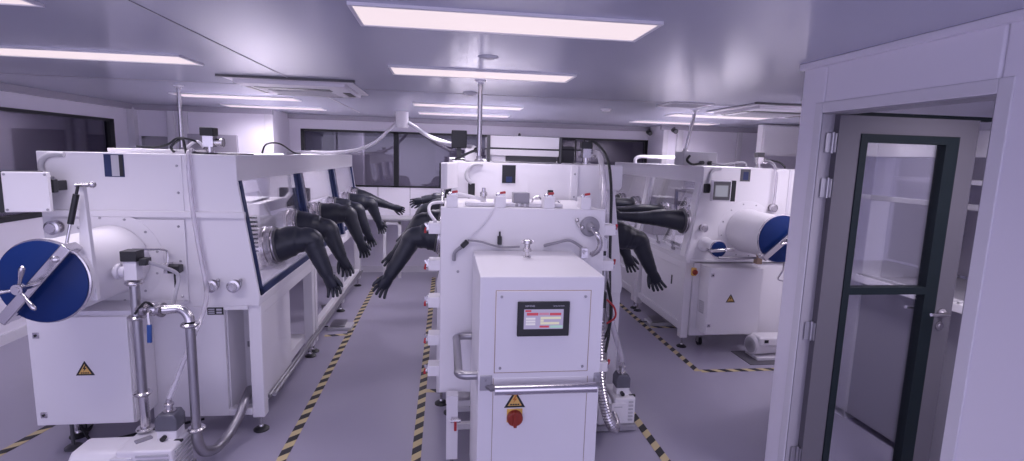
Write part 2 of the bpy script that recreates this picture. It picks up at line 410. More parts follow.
for i in range(11): yy = 4.815+i*0.029; g.bar((2.13, yy, CEIL-0.008), (2.49, yy, CEIL-0.008), 0.018, 0.004, up=(0, 0.5, 1))
g.build('louvre', 'lgrey', t)
bx(2.13, 2.49, 4.80, 5.12, CEIL-0.003, CEIL-0.001).build('backing', 'grey', t)
for x, y, lab in ((0.23, 3.03, 'round flat smoke detector between the two nearest middle lights'), (1.76, 5.73, 'round smoke detector on the ceiling left of the small vent'), (0.21, 4.75, 'round smoke detector beside the middle pole')):
    t = thing('smoke_detector', lab, 'detector', (x, y, CEIL-0.03))
    k_ = 0.35 if y < 4 else 0.8
    MB().lathe((x, y, CEIL+0.001), (0, 0, -1), [(0, 0.06), (0.012*k_, 0.06), (0.016*k_, 0.050), (0.03*k_, 0.042)], 24).build('base', 'ceil' if y < 4 else 'white2', t)
    MB().lathe((x, y, CEIL+0.001-0.03*k_), (0, 0, -1), [(0, 0.03), (0.006*k_, 0.028), (0.010*k_, 0.012)], 20).build('sensor', 'lgrey', t)
def pole(x, y, z0, lab, x1=None, r=0.018):
    t = thing('conduit_pole', lab, 'pole', (x, y, z0))
    MB().cyl((x, y, z0), (x1 or x, y, CEIL-0.006), r, n=16).build('tube', 'steel', t)
    MB().lathe((x1 or x, y, CEIL), (0, 0, -1), [(0, r*2.2), (0.008, r*2.2), (0.014, r*1.2), (0.03, r*1.2)], 20).build('ceiling_flange', 'white2', t)
    MB().lathe((x, y, z0), (0, 0, 1), [(0, r*2.0), (0.01, r*2.0), (0.02, r*1.2), (0.04, r*1.2)], 20).build('base_flange', 'steeld', t)
pole(-2.40, 5.17, 1.905, 'steel conduit pole rising from the left glovebox to the ceiling')
pole(0.25, 3.98, 1.905, 'steel conduit pole rising from the middle glovebox to the ceiling')
pole(2.58, 5.44, 2.05, 'steel conduit pole rising from the grey junction box on the right glovebox', 2.66)
t = thing('ceiling_duct', 'white round duct stub hanging from the ceiling with two hoses', 'duct', (-0.59, 7.3, 2.3))
MB().lathe((-0.59, 7.3, CEIL), (0, 0, -1), [(0, 0.085), (0.19, 0.085), (0.205, 0.078)], 28).build('pipe', 'pvc', t)
def corrugated(pts, r, name='hose', n=12, pitch=0.03, parent=None, mt='pvc', amp=0.12):
    sp = smooth(pts, 24); out = [sp[0]]; rad = [r]; acc = 0; cnt = 0
    L = sum((sp[i+1]-sp[i]).length for i in range(len(sp)-1)); N = int(L/pitch*2)
    # even resample
    d = [0]
    for i in range(len(sp)-1): d.append(d[-1]+(sp[i+1]-sp[i]).length)
    pts2 = []; j = 0
    for q in range(N+1):
        s = L*q/N
        while j < len(d)-2 and d[j+1] < s: j += 1
        u = (s-d[j])/max(d[j+1]-d[j], 1e-6); pts2.append(sp[j].lerp(sp[j+1], min(1, u)))
    m = MB(); m.sweep(pts2, [r*(1+(amp if i % 2 else -amp)) for i in range(N+1)], n)
    return m.build(name, mt, parent)
tag(corrugated([(-0.67, 7.3, 2.36), (-0.76, 7.28, 2.26), (-0.92, 7.25, 2.10), (-1.10, 7.2, 2.0), (-1.30, 7.15, 1.95), (-1.5, 7.05, 1.93), (-1.7, 6.95, 1.93)], 0.022, 'flexible_hose'), 'white ribbed hose drooping from the ceiling duct to the left glovebox', 'hose')
tag(corrugated([(-0.51, 7.3, 2.36), (-0.40, 7.1, 2.29), (-0.22, 6.6, 2.17), (-0.02, 5.9, 2.08), (0.15, 5.2, 2.03), (0.22, 4.7, 2.015), (0.225, 4.26, 2.0)], 0.024, 'flexible_hose'), 'white ribbed hose drooping from the ceiling duct to the middle glovebox', 'hose')
def security_camera(x, y, z, lab):
    t = thing('security_camera', lab, 'camera', (x, y, z))
    MB().cyl((x, y+0.12, z+0.03), (x, y, z+0.03), 0.012, n=10).build('bracket', 'dgrey', t)
    MB().cyl((x, y+0.05, z), (x-0.02, y-0.10, z-0.03), 0.034, 0.038, n=16).build('body', 'black', t, bevel=0.004)
    MB().cyl((x-0.02, y-0.101, z-0.03), (x-0.022, y-0.112, z-0.032), 0.024, n=16).build('lens', 'dgrey', t)
security_camera(3.36, 8.47, 2.42, 'black security camera above the right end of the far window')
security_camera(3.52, 7.84, 2.43, 'black security camera on the corner of the far right wall')

# white wall cabinet at the right rear
t = thing('wall_cabinet', 'white wall cabinet hanging high at the far right beside the doorway corner', 'cabinet', (4.75, 6.6, 2.06))
bx(4.37, 5.60, 6.87, 6.99, 2.066, 2.49).build('body', 'white', t, bevel=0.006)
for x0, x1 in ((4.385, 4.98), (5.0, 5.585)):
    d = bx(x0, x1, 6.852, 6.87, 2.08, 2.475).build('door', 'white', t, bevel=0.008)
bx(5.60, 5.90, 6.89, 6.97, 2.1, 2.4).build('bracket', 'white2', t)
t = thing('shelf_rack', 'white shelf rack behind the right glovebox at the far right', 'shelf', (4.9, 6.3, 0))
for z in (0.5, 1.0, 1.45, 1.82): bx(4.1, 5.7, 6.05, 6.45, z-0.03, z).build('shelf', 'white', t, bevel=0.004)
for x in (4.12, 5.68):
    for y in (6.07, 6.43): bx(x-0.02, x+0.02, y-0.02, y+0.02, 0, 1.82).build('post', 'white2', t)

# long bench under the far window
t = thing('side_bench', 'pale bench with white frame legs standing under the far window', 'bench', (-0.8, 8.35, 0))
bx(-2.2, 0.6, 8.12, 8.55, 0.92, 0.95).build('bench_top', 'lgrey', t, bevel=0.004)
for x in (-2.1, -0.93, -0.70, 0.5): bx(x-0.022, x+0.022, 8.15, 8.19, 0.0, 0.92).build('leg', 'white', t)
bx(-0.95, -0.68, 8.15, 8.19, 0.85, 0.90).build('crossbar', 'white', t)

# ------------------------------------------------------------------ floor tape
tape_mat = 'tape'
def tape(p0, p1, lab, w=0.06):
    p0, p1 = V((*p0, 0.0012)), V((*p1, 0.0012)); d = (p1-p0); L = d.length; d.normalize(); n = V((-d.y, d.x, 0))*w/2
    me = bpy.data.meshes.new('floor_tape'); c = (p0+p1)/2
    me.from_pydata([p0-n-c, p1-n-c, p1+n-c, p0+n-c, p0-n-c+V((0,0,.0015)), p1-n-c+V((0,0,.0015)), p1+n-c+V((0,0,.0015)), p0+n-c+V((0,0,.0015))], [], [(0,3,2,1), (4,5,6,7), (0,1,5,4), (2,3,7,6)])
    me.materials.append(M['tape']); uv = me.uv_layers.new(name='uv')
    s = L/0.155; vv = w/0.155*0.9
    for pl in me.polygons:
        for li in pl.loop_indices:
            vi = me.loops[li].vertex_index % 4
            uv.data[li].uv = ((0 if vi in (0, 3) else s), (0 if vi in (0, 1) else vv))
    ob = bpy.data.objects.new('floor_tape', me); COL.objects.link(ob); ob.location = c
    return tag(ob, lab, 'tape', 'black and yellow floor tape')
tape((-1.015, 2.6), (-1.015, 8.2), 'striped floor tape line running along the left glovebox aisle')
tape((-0.17, 2.4), (-0.17, 8.2), 'striped floor tape line running along the left side of the middle machine')
tape((1.455, 2.4), (1.455, 8.2), 'striped floor tape line running along the right side of the middle machine')
tape((2.37, 4.39), (2.37, 8.0), 'striped floor tape line running along the right glovebox aisle')
tape((2.40, 4.39), (4.0, 4.39), 'short striped floor tape crossing in front of the motor on its mat')
tape((-1.26, 5.52), (-1.03, 5.56), 'short striped tape piece beside the left foot pedal')
tape((2.42, 5.66), (2.72, 5.64), 'short striped tape piece beside the right foot pedal')
tape((-2.86, 2.9), (-2.60, 4.4), 'striped tape piece on the floor left of the left electrical cabinet')
tape((-0.14, 4.14), (0.05, 4.13), 'short striped tape piece across the left side of the middle machine')

# ------------------------------------------------------------------ gloves
def glove(parent, ring, n, elbow, hand, ndir=None, straight=False, side=1):
    ring, n, elbow, hand = V(ring), V(n).normalized(), V(elbow), V(hand)
    d2_ = (hand-elbow).normalized(); fl = (hand-elbow).length
    wrist = hand - d2_*0.185
    mid = ring.lerp(elbow, 0.55) + V((0, 0, 0.012))
    path = [ring + n*0.0, ring + n*0.05, mid, elbow - (elbow-mid).normalized()*0.07, elbow, elbow + d2_*0.07, elbow.lerp(wrist, 0.6), wrist]
    rad = [0.122, 0.124, 0.110, 0.092, 0.082, 0.072, 0.061, 0.047]
    if straight: rad = [0.112, 0.110, 0.092, 0.070, 0.063, 0.056, 0.048, 0.043]
    sp = smooth(path, 5); rr = []
    for i in range(len(sp)):
        u = i/5; j = min(int(u), 6); t = u-j; r = rad[j]*(1-t)+rad[j+1]*t
        rr.append(r*(1+0.018*math.sin(i*2.1+side)))
    m = MB()
    up = V((0, 1, 0)) if abs(d2_.y) < 0.8 else V((0, 0, 1))
    lat = d2_.cross(V((0, 1, 0.25))).normalized()          # across the knuckles
    pn = d2_.cross(lat)                                # palm normal
    # palm continues the sleeve as flattened rings
    sp2 = [wrist + d2_*0.015, wrist + d2_*0.045, wrist + d2_*0.085, wrist + d2_*0.108]
    r2_ = [(0.045, 0.040), (0.051, 0.034), (0.053, 0.030), (0.047, 0.022)]
    allr = [(r, r) for r in rr] + r2_
    m.sweep(sp+sp2, allr, 16, ref=lat)
    # re-align: fingers
    base = wrist + d2_*0.098
    for q, ln, cu in ((-0.036, 0.056, 0.9), (-0.012, 0.070, 0.6), (0.012, 0.074, 0.75), (0.036, 0.062, 1.1)):
        a = base + lat*q; spread = lat*(q*0.35)
        p1_ = a + d2_*(ln*0.45) + spread*0.5 + pn*(ln*cu*0.12); p2_ = a + d2_*(ln*0.8) + spread + pn*(ln*cu*0.4); p3_ = a + d2_*(ln) + spread*1.2 + pn*(ln*cu*0.75)
        m.sweep([a - d2_*0.012, a, p1_, p2_, p3_, p3_ + (p3_-p2_)*0.25], [0.0125, 0.014, 0.013, 0.012, 0.0105, 0.004], 8)
    ta = wrist + d2_*0.040 + lat*(0.042*side)
    td = (d2_*0.86 + lat*(0.5*side) + pn*0.35).normalized()
    m.sweep([ta - td*0.02, ta, ta + td*0.035, ta + td*0.062 + d2_*0.012, ta + td*0.074 + d2_*0.026], [0.016, 0.018, 0.016, 0.0135, 0.005], 8)
    g = m.build('glove', 'rubber', parent, sharp=60)
    # port ring
    rg = MB(); rg.lathe(ring - n*0.035, n, [(0, 0.147), (0.02, 0.147), (0.024, 0.138), (0.05, 0.136), (0.054, 0.142), (0.066, 0.142), (0.070, 0.128), (0.08, 0.127)], 32)
    part(rg.build('port_ring', 'steel', g), 'bright steel port ring')
    cl = MB(); cl.lathe(ring + n*0.042, n, [(0, 0.125), (0.004, 0.130), (0.014, 0.130), (0.018, 0.124)], 32)
    cl.build('clamp_band', 'dgrey', g)
    return g

# ------------------------------------------------------------------ gloveboxes
ZT, ZL, ZW, ZB = 1.90, 1.742, 0.972, 0.912
AB = 0.110            # how far the window foot leans out past the lintel
def aw(z): return AB*(ZL-z)/(ZL-ZW)
def foot(parent, x, y, h=0.11):
    m = MB(); m.cyl((x, y, 0.028), (x, y, h+0.01), 0.011, n=10); m.lathe((x, y, 0.022), (0, 0, 1), [(0, 0.018), (0.012, 0.018), (0.02, 0.012)], 12)
    f = m.build('leveling_foot', 'steel', parent)
    MB().lathe((x, y, 0.0), (0, 0, 1), [(0, 0.052), (0.008, 0.052), (0.02, 0.036), (0.026, 0.02)], 20).build('foot_pad', 'black', f)
def caster(parent, x, y, top=0.16):
    m = MB(); m.box(x-0.03, x+0.03, y-0.03, y+0.03, top-0.008, top); m.box(x-0.024, x-0.018, y-0.015, y+0.03, 0.04, top-0.008); m.box(x+0.018, x+0.024, y-0.015, y+0.03, 0.04, top-0.008)
    c = m.build('caster', 'steeld', parent)
    MB().cyl((x-0.016, y+0.012, 0.042), (x+0.016, y+0.012, 0.042), 0.042, n=20).build('wheel', 'black', c)

def glovebox(name, label, y0, L, sides, inner=None, mods=3, legs=(), posts=(), gaskets='gasket'):
    """sides: list of (xo, sgn): the lintel's outer plane and the way outward. inner: x of the closed side."""
    xs = [s[0] for s in sides] + ([inner] if inner is not None else [])
    xc = (min(xs)+max(xs))/2
    T = thing(name, label, 'glovebox', (xc, y0+L/2, 0))
    # end plate profile
    def prof():
        if len(sides) == 1:
            xo, g = sides[0]
            return [(inner, ZB), (xo+g*(AB-0.008), ZB), (xo+g*AB, ZW), (xo, ZL), (xo, ZT+0.004), (inner, ZT)]
        (xa, ga), (xb, gb) = sides
        return [(xa+ga*(AB-0.008), ZB), (xb+gb*(AB-0.008), ZB), (xb+gb*AB, ZW), (xb, ZL), (xb, ZT), (xa, ZT), (xa, ZL), (xa+ga*AB, ZW)]
    p = prof()
    MB().prism(p, y0, y0+0.024, 'y').build('end_panel', 'white', T, bevel=0.004)
    MB().prism(p, y0+L-0.024, y0+L, 'y').build('end_panel', 'white', T, bevel=0.004)
    lo, hi = min(xs), max(xs)
    bx(lo+0.01, hi-0.01, y0+0.024, y0+L-0.024, ZT-0.03, ZT-0.004).build('roof_panel', 'white', T)
    bx(lo+0.0, hi-0.0, y0+0.024, y0+L-0.024, ZB, ZB+0.03).build('floor_pan', 'white2', T)
    if inner is not None:
        g = sides[0][1]
        bx(inner, inner+g*0.02, y0+0.024, y0+L-0.024, ZB+0.03, 1.12).build('back_panel', 'lgrey', T)
        bx(inner, inner+g*0.02, y0+0.024, y0+L-0.024, 1.70, ZT-0.03).build('back_panel', 'white', T)
        for i in range(mods+1):
            yy = y0+0.024+(L-0.048)*i/mods; a, b = max(yy-0.06, y0+0.024), min(yy+0.06, y0+L-0.024)
            bx(inner, inner+g*0.03, a, b, 1.12, 1.70).build('back_post', 'white2', T)
        bx(inner+g*0.008, inner+g*0.014, y0+0.08, y0+L-0.08, 1.12, 1.70).build('back_pane', 'pane', T)
    ml = L/mods
    for xo, g in sides:
        X = lambda a: xo + g*a
        MB().prism([(X(-0.09), ZL), (X(0), ZL), (X(0), ZT+0.006), (X(-0.09), ZT+0.006)], y0+0.024, y0+L-0.024, 'y').build('lintel', 'white', T, bevel=0.003)
        MB().prism([(X(0.02), ZB), (X(AB-0.008), ZB), (X(AB), ZW), (X(0.02), ZW+0.01)], y0+0.024, y0+L-0.024, 'y').build('sill', 'white', T, bevel=0.003)
        th = math.atan2(AB, ZL-ZW); nv = V((g*math.cos(th), 0, math.sin(th)))
        def sl(z, off, y): return V((X(aw(z)), y, z)) + nv*off
        for i in range(mods):
            ya, yb = y0+0.03+i*ml*0.995, y0+(i+1)*ml-0.03
            if i == 0: ya = y0+0.045
            # pane
            m = MB(); c = [sl(ZL, -0.02, ya), sl(ZW+0.005, -0.02, ya), sl(ZW+0.005, -0.02, yb), sl(ZL, -0.02, yb)]
            m.add(c + [q - nv*0.008 for q in c], [(0,1,2,3), (7,6,5,4), (0,4,5,1), (1,5,6,2), (2,6,7,3), (3,7,4,0)])
            m.build('window_pane', 'pane', T)
            gk = MB(); w_ = 0.045
            def strip(za, yA, zb, yB, ww=w_, mm=0): gk.bar(sl(za, -0.012, yA), sl(zb, -0.012, yB), ww, 0.02, up=nv, m=mm)
            strip(ZL, ya+w_/2, ZW, ya+w_/2); strip(ZL, yb-w_/2, ZW, yb-w_/2); strip(ZW+0.024, ya, ZW+0.024, yb)
            part(gk.build('window_gasket', gaskets, T), 'dark gasket around a window')
        for i in range(mods+1):
            yy = y0 + i*ml; ww = 0.06 if 0 < i < mods else 0.022
            if gaskets == 'white2': ww = 0.11
            elif i == 0: ww = 0.045
            if i == 0: yy += 0.024 + ww/2
            if i == mods: yy -= 0.034
            if gaskets != 'white2' and i in (0, mods): continue
            if gaskets == 'white2':
                m = MB(); m.bar(sl(ZL, 0.0, yy), sl(ZW, 0.0, yy), ww, 0.028, up=nv)
                part(m.build('window_mullion', 'white', T, bevel=0.003), 'white upright between windows')
            else:
                m = MB(); m.bar(sl(ZL, 0.0, yy), sl(ZW, 0.0, yy), 0.085, 0.06, up=nv)
                o = part(m.build('window_mullion', gaskets, T, bevel=0.003), 'dark upright between windows')
                m = MB(); m.bar(sl(ZL, 0.033, yy+0.005), sl(ZW, 0.033, yy+0.005), 0.04, 0.008, up=nv)
                part(m.build('chrome_strip', 'steel', o), 'bright chrome strip')
        # stand under this side
        for ly in legs:
            bx(X(0.025), X(0.105), y0+ly-0.04, y0+ly+0.04, 0.11, ZB).build('leg', 'white', T, bevel=0.004)
            foot(T, X(0.065), y0+ly)
        bx(X(0.025), X(0.10), y0+0.1, y0+L-0.02, ZB-0.075, ZB).build('top_rail', 'white', T, bevel=0.003)
        bx(X(0.03), X(0.09), y0+(1.45 if gaskets == 'gasket' else 0.1), y0+L-0.05, 0.20, 0.26).build('bottom_rail', 'white', T, bevel=0.003)
    for i in range(mods):  # fill lamps added under the roof to brighten the glovebox interior
        ym = y0+(i+0.5)*ml
        il = part(bx(xc-0.05, xc+0.05, ym-0.45, ym+0.45, ZT-0.058, ZT-0.031).build('interior_fill', 'panel', T, bevel=0.004), 'added fill lamp under the roof')
        ld = bpy.data.lights.new('interior_fill', 'AREA'); ld.shape = 'RECTANGLE'; ld.size = 0.08; ld.size_y = 0.85; ld.energy = 3.5 if gaskets == 'white2' else 7.0; ld.color = LAMP_COL
        lo_ = bpy.data.objects.new('lamp', ld); COL.objects.link(lo_); lo_.parent = il; lo_.location = (0, 0, -0.003)
    if inner is not None:
        g = sides[0][1]
        for ly in legs:
            bx(inner+g*0.01, inner+g*0.09, y0+ly-0.04, y0+ly+0.04, 0.11, ZB).build('leg', 'white', T, bevel=0.004)
            foot(T, inner+g*0.05, y0+ly)
        bx(inner+g*0.01, inner+g*0.09, y0+0.1, y0+L-0.05, 0.20, 0.27).build('bottom_rail', 'white', T, bevel=0.003)
    return T, nv
def ring_of(xo, g, y, z=1.33):
    th = math.atan2(AB, ZL-ZW)
    return V((xo+g*aw(z), y, z)), V((g*math.cos(th), 0, math.sin(th)))
def warning(parent, x0, z0, wd, y, word=False):
    """yellow triangle on a face that looks to -y"""
    h = wd*0.87
    s = MB(); s.prism([(x0, z0), (x0+wd, z0), (x0+wd/2, z0+h)], y-0.002, y, 'y')
    o = part(s.build('warning_sign', 'black', parent), 'yellow warning triangle with a lightning bolt')
    k = 0.11*wd; s = MB(); s.prism([(x0+k*1.5, z0+k*0.85), (x0+wd-k*1.5, z0+k*0.85), (x0+wd/2, z0+h-k*1.75)], y-0.003, y-0.0019, 'y')
    s.build('sign_face', 'warn', o)
    cx = x0+wd/2; u = wd/10
    s = MB(); s.prism([(cx+0.3*u, z0+6.2*u), (cx-1.1*u, z0+3.9*u), (cx-0.1*u, z0+3.9*u), (cx-0.9*u, z0+2.3*u), (cx+1.1*u, z0+4.5*u), (cx+0.1*u, z0+4.5*u), (cx+0.9*u, z0+6.2*u)], y-0.004, y-0.0029, 'y')
    s.build('bolt_symbol', 'orange' if word else 'black', o)
    s = MB()
    for i in range(4): s.box(cx-2.2*u+i*1.15*u, cx-1.3*u+i*1.15*u, y-0.004, y-0.0029, z0+1.25*u, z0+1.9*u)
    s.build('sign_lettering', 'black', o)
def bolt(parent, p, ax=(0, -1, 0), r=0.008):
    return MB().lathe(p, ax, [(0, r), (0.004, r), (0.007, r*0.5)], 8).build('bolt', 'steeld', parent)
def lock(parent, x, z, y):
    o = bx(x-0.018, x+0.018, y-0.006, y, z-0.018, z+0.018).build('lock', 'steel', parent, bevel=0.003)
    MB().lathe((x, y-0.006, z), (0, -1, 0), [(0, 0.007), (0.004, 0.007)], 12).build('lock_core', 'black', o)
def flange_port(parent, c, ax, r=0.035, ln=0.05):
    return MB().lathe(c, ax, [(0, r*1.15), (0.008, r*1.15), (0.010, r*0.75), (ln*0.6, r*0.75), (ln*0.62, r*1.2), (ln*0.85, r*1.2), (ln*0.9, r*0.8), (ln, r*0.78)], 22).build('flange_port', 'steel', parent)

def antechamber(parent, x, z, y_front, y_wall, R, tilt, strut=True):
    ch = MB(); ln = y_wall-y_front
    ch.lathe((x, y_wall, z), (0, -1, 0), [(0, R+0.006), (0.012, R+0.006), (0.03, R-0.005), (ln-0.05, R-0.005), (ln-0.048, R+0.008), (ln-0.012, R+0.008)], 48)
    tube = ch.build('antechamber', 'white', parent)
    d = MB(); d.lathe((x, y_front+0.012, z), (0, -1, 0), [(0, R+0.004), (0.002, R+0.012), (0.010, R+0.012), (0.014, R+0.004)], 56)
    rim = part(d.build('door_rim', 'steel', tube), 'polished rim of the round door')
    d = MB(); d.lathe((x, y_front, z), (0, -1, 0), [(0, R+0.004), (0.012, R+0.004), (0.015, R-0.003)], 56)
    part(d.build('door', 'blue', tube), 'blue round door')
    return tube
def clamp(tube, x, z, y, R, ang, wheel=True, wdt=0.055):
    dx, dz = math.cos(ang), math.sin(ang)
    e = R+0.035
    a = V((x-dx*e, y-0.045, z-dz*e)); b = V((x+dx*e, y-0.045, z+dz*e))
    m = MB(); m.bar(a, b, wdt, 0.036, up=(0, -1, 0))
    m.bar(b - V((dx, 0, dz))*0.03, b - V((dx, 0, dz))*0.03 + V((0, 0.09, 0)), wdt*0.9, 0.05, up=(dx, 0, dz))
    m.bar(a + V((dx, 0, dz))*0.03, a + V((dx, 0, dz))*0.03 + V((0, 0.09, 0)), wdt*0.9, 0.05, up=(dx, 0, dz))
    bar = part(m.build('clamp_bar', 'steel', tube, bevel=0.006), 'steel clamp bar across the door')
    q = b - V((dx, 0, dz))*0.085
    MB().lathe((q.x, y-0.062, q.z), (0, -1, 0), [(0, 0.018), (0.012, 0.018), (0.018, 0.010)], 12).build('bolt', 'steel', bar)
    if wheel:
        m = MB(); m.cyl((x, y-0.045, z), (x, y-0.17, z), 0.014, n=14); m.cyl((x, y-0.135, z), (x, y-0.165, z), 0.027, n=18)
        for q in (1.22, 1.22+2.09, 1.22+4.19):
            dd = V((math.cos(q), -0.18, math.sin(q)))
            p = V((x, y-0.15, z)); m.sweep([p, p+dd*0.055, p+dd*0.095, p+dd*0.118, p+dd*0.128], [0.007, 0.008, 0.012, 0.0125, 0.006], 12)
        part(m.build('handwheel', 'steel', bar), 'three-armed steel handwheel')
    return bar

# ===== left glovebox
Y0 = 3.55
TL, nvL = glovebox('glovebox', 'left long white glovebox with six black gloves and a blue-doored antechamber', Y0, 4.2, [(-1.33, 1)], inner=-2.485, mods=3, legs=(0.06, 1.41, 1.53, 2.87, 4.13))
HX, HZ = -0.95, 1.31
GL = ((3.95, 1.25, -0.984, 1.301, -0.80, 0.862), (4.56, 1.312, -0.99, 1.285, -0.806, 0.878), (5.40, 1.30, -0.976, 1.322, -0.793, 0.872), (6.10, 1.298, -1.0, 1.29, -0.814, 0.862), (6.95, 1.288, -0.963, 1.28, -0.80, 0.885), (7.58, 1.315, -0.92, 1.236, -0.56, 1.127))
for i, (gy, rz, ex, ez, hx_, hz_) in enumerate(GL):
    r, n = ring_of(-1.33, 1, gy, rz)
    glove(TL, r, n, (ex, gy+0.01*(i % 3), ez), (hx_, gy-0.015*(i % 2), hz_), straight=(i == 5), side=-1 if i % 2 else 1)
yf = Y0
led = bx(-2.465, -1.285, yf-0.028, yf, 1.503, 1.542).build('ledge', 'white', TL, bevel=0.003)
strp = bx(-1.71, -1.655, yf-0.006, yf, 1.542, 1.895).build('cover_strip', 'white', TL)
for z in (1.83, 1.66): bolt(strp, (-1.683, yf-0.006, z))
pl = bx(-2.43, -1.655, yf-0.016, yf, 0.945, 1.488).build('flange_plate', 'white', TL, bevel=0.003)
for x in (-2.38, -1.69):
    for z in (0.985, 1.22, 1.445): bolt(pl, (x, yf-0.016, z))
AX, AZ, AR = -2.09, 1.228, 0.215
fl = MB().lathe((AX, yf-0.016, AZ), (0, -1, 0), [(0, AR+0.085), (0.003, AR+0.085), (0.004, AR+0.08)], 56).build('flange_ring', 'white', TL)
for i in range(12):
    q = 2*PI*i/12+0.2; bolt(fl, (AX+math.cos(q)*(AR+0.057), yf-0.020, AZ+math.sin(q)*(AR+0.057)))
ant = antechamber(TL, AX, AZ, 2.955, yf-0.026, AR, 0)
clamp(ant, AX, AZ, 2.94, AR+0.012, math.radians(49))
bx(-2.44, -1.66, 3.30, 3.535, 0.935, 0.962).build('cabinet_lid', 'white2', TL, bevel=0.003)
# gas-strut bracket
br = MB(); br.prism([(-1.955, 1.11), (-1.868, 1.11), (-1.892, 1.745), (-1.912, 1.745)], 3.0, 3.03, 'y')
brk = part(br.build('strut_bracket', 'white', ant, bevel=0.003), 'tall tapered white bracket plate')
m = MB(); m.cyl((-1.915, 2.985, 1.735), (-1.84, 2.985, 1.74), 0.012, n=12); m.ball((-1.835, 2.985, 1.74), 0.018)
m.build('pin', 'steel', brk)
m = MB(); m.cyl((-1.892, 2.965, 1.735), (-1.902, 2.962, 1.69), 0.007, n=10); m.cyl((-1.902, 2.962, 1.69), (-1.938, 2.955, 1.535), 0.0145, n=14)
st = part(m.build('gas_strut', 'black', brk), 'black gas strut')
MB().cyl((-1.938, 2.955, 1.535), (-1.96, 2.945, 1.425), 0.007, n=10).build('strut_rod', 'steel', st)
# control screen on its bracket, turned away
sc = MB(); dv = V((0.245, 0.055, 0.0)).normalized(); nn = V((dv.y, -dv.x, 0)); up = V((0, 0, 1))
c0 = V((-2.525, 3.33, 1.545))
def slab(a, w_, h_, t0, t1):
    m = MB(); cs = []
    for t in (t0, t1):
        for u, v in ((0, 0), (w_, 0), (w_, h_), (0, h_)): cs.append(a + dv*u + up*v - nn*t)
    return m.add(cs, [(0,1,2,3), (7,6,5,4), (0,4,5,1), (1,5,6,2), (2,6,7,3), (3,7,4,0)])
scr = part(slab(c0, 0.218, 0.235, 0, 0.035).build('control_screen', 'white', TL, bevel=0.006), 'white back of a control screen')
part(slab(c0 + dv*(-0.11) - up*0.004, 0.28, 0.243, 0.036, 0.075).build('screen_bezel', 'black', scr, bevel=0.004), 'black bezel')
for u in (0.015, 0.203):
    for v in (0.015, 0.22): bolt(scr, c0 + dv*u + up*v + nn*0.0, nn, 0.007)
bk = MB(); bk.box(-2.36, -2.322, 3.43, 3.47, 1.655, 1.735); bk.box(-2.35, -2.325, 3.47, 3.55, 1.665, 1.725); part(bk.build('screen_mount', 'black', TL, bevel=0.004), 'black mount of the control screen')
part(MB().sweep(smooth([(-2.32, yf-0.012, 1.883), (-2.40, yf-0.012, 1.878), (-2.45, yf-0.013, 1.835), (-2.448, yf-0.015, 1.775), (-2.39, yf-0.03, 1.735)], 6), 0.016, 10).build('cable_tube', 'lgrey', TL), 'grey cable tube')
# sight window
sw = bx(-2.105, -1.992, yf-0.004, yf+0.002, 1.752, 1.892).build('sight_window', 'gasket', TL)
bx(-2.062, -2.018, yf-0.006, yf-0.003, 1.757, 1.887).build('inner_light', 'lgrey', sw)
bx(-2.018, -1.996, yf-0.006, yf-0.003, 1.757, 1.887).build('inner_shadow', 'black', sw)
flange_port(TL, (-2.39, yf-0.016, 1.435), (0, -1, 0), 0.036, 0.07)
for x in (-1.508, -1.37):
    fp = flange_port(TL, (x, yf, 1.055), (0, -1, 0), 0.034, 0.05)
    m = MB(); m.cyl((x+0.045, yf-0.03, 1.06), (x+0.045, yf-0.03, 1.095), 0.008, n=10); m.ball((x+0.045, yf-0.03, 1.095), 0.012); m.build('wing_nut', 'steeld', fp)
# stand front
bx(-1.925, -1.45, yf, yf+0.03, 0.14, ZB).build('stand_panel', 'white', TL, bevel=0.004)
bx(-1.45, -1.30, yf, yf+0.03, 0.885, ZB).build('stand_panel', 'white', TL, bevel=0.003)
bx(-1.45, -1.30, yf, yf+0.08, 0.14, 0.185).build('stand_panel', 'white', TL, bevel=0.003)
bx(-1.45, -1.44, yf+0.03, yf+0.5, 0.14, ZB).build('recess_side', 'white', TL)
bx(-1.44, -1.26, yf+0.30, yf+0.32, 0.14, ZB).build('recess_back', 'white', TL)
lb = bx(-1.42, -1.385, yf+0.294, yf+0.30, 0.52, 0.56).build('label_plate', 'grey', TL)
pt_ = part(bx(-1.552, -1.452, yf-0.004, yf, 0.855, 0.905).build('rating_plate', 'black', TL), 'small black rating plate')
s = MB()
for i in range(3): s.box(-1.545, -1.507, yf-0.0048, yf-0.0039, 0.864+i*0.013, 0.870+i*0.013)
s.box(-1.495, -1.462, yf-0.0048, yf-0.0039, 0.864, 0.876); s.box(-1.495, -1.462, yf-0.0048, yf-0.0039, 0.884, 0.896)
s.build('plate_print', 'ink', pt_)
bx(-1.265, -1.245, yf+0.10, yf+0.74, 0.17, ZB-0.075).build('side_panel', 'white', TL, bevel=0.003)
bx(-1.58, -1.30, yf+0.80, yf+1.38, 0.15, 0.235).build('base_box', 'white', TL, bevel=0.004)
bx(-1.60, -1.55, yf+0.95, yf+1.0, 0.3, ZB).build('inner_post', 'white2', TL)
for dx in (0.0, 0.035):
    MB().cyl((-1.225+dx, yf+0.12, 0.215+dx*0.4), (-1.225+dx, yf+4.1, 0.215+dx*0.4), 0.014, n=12).build('floor_pipe', 'steeld', TL)
caster(TL, -2.42, 3.66, 0.2); caster(TL, -1.40, 4.72, 0.16); caster(TL, -1.40, 6.15, 0.16)
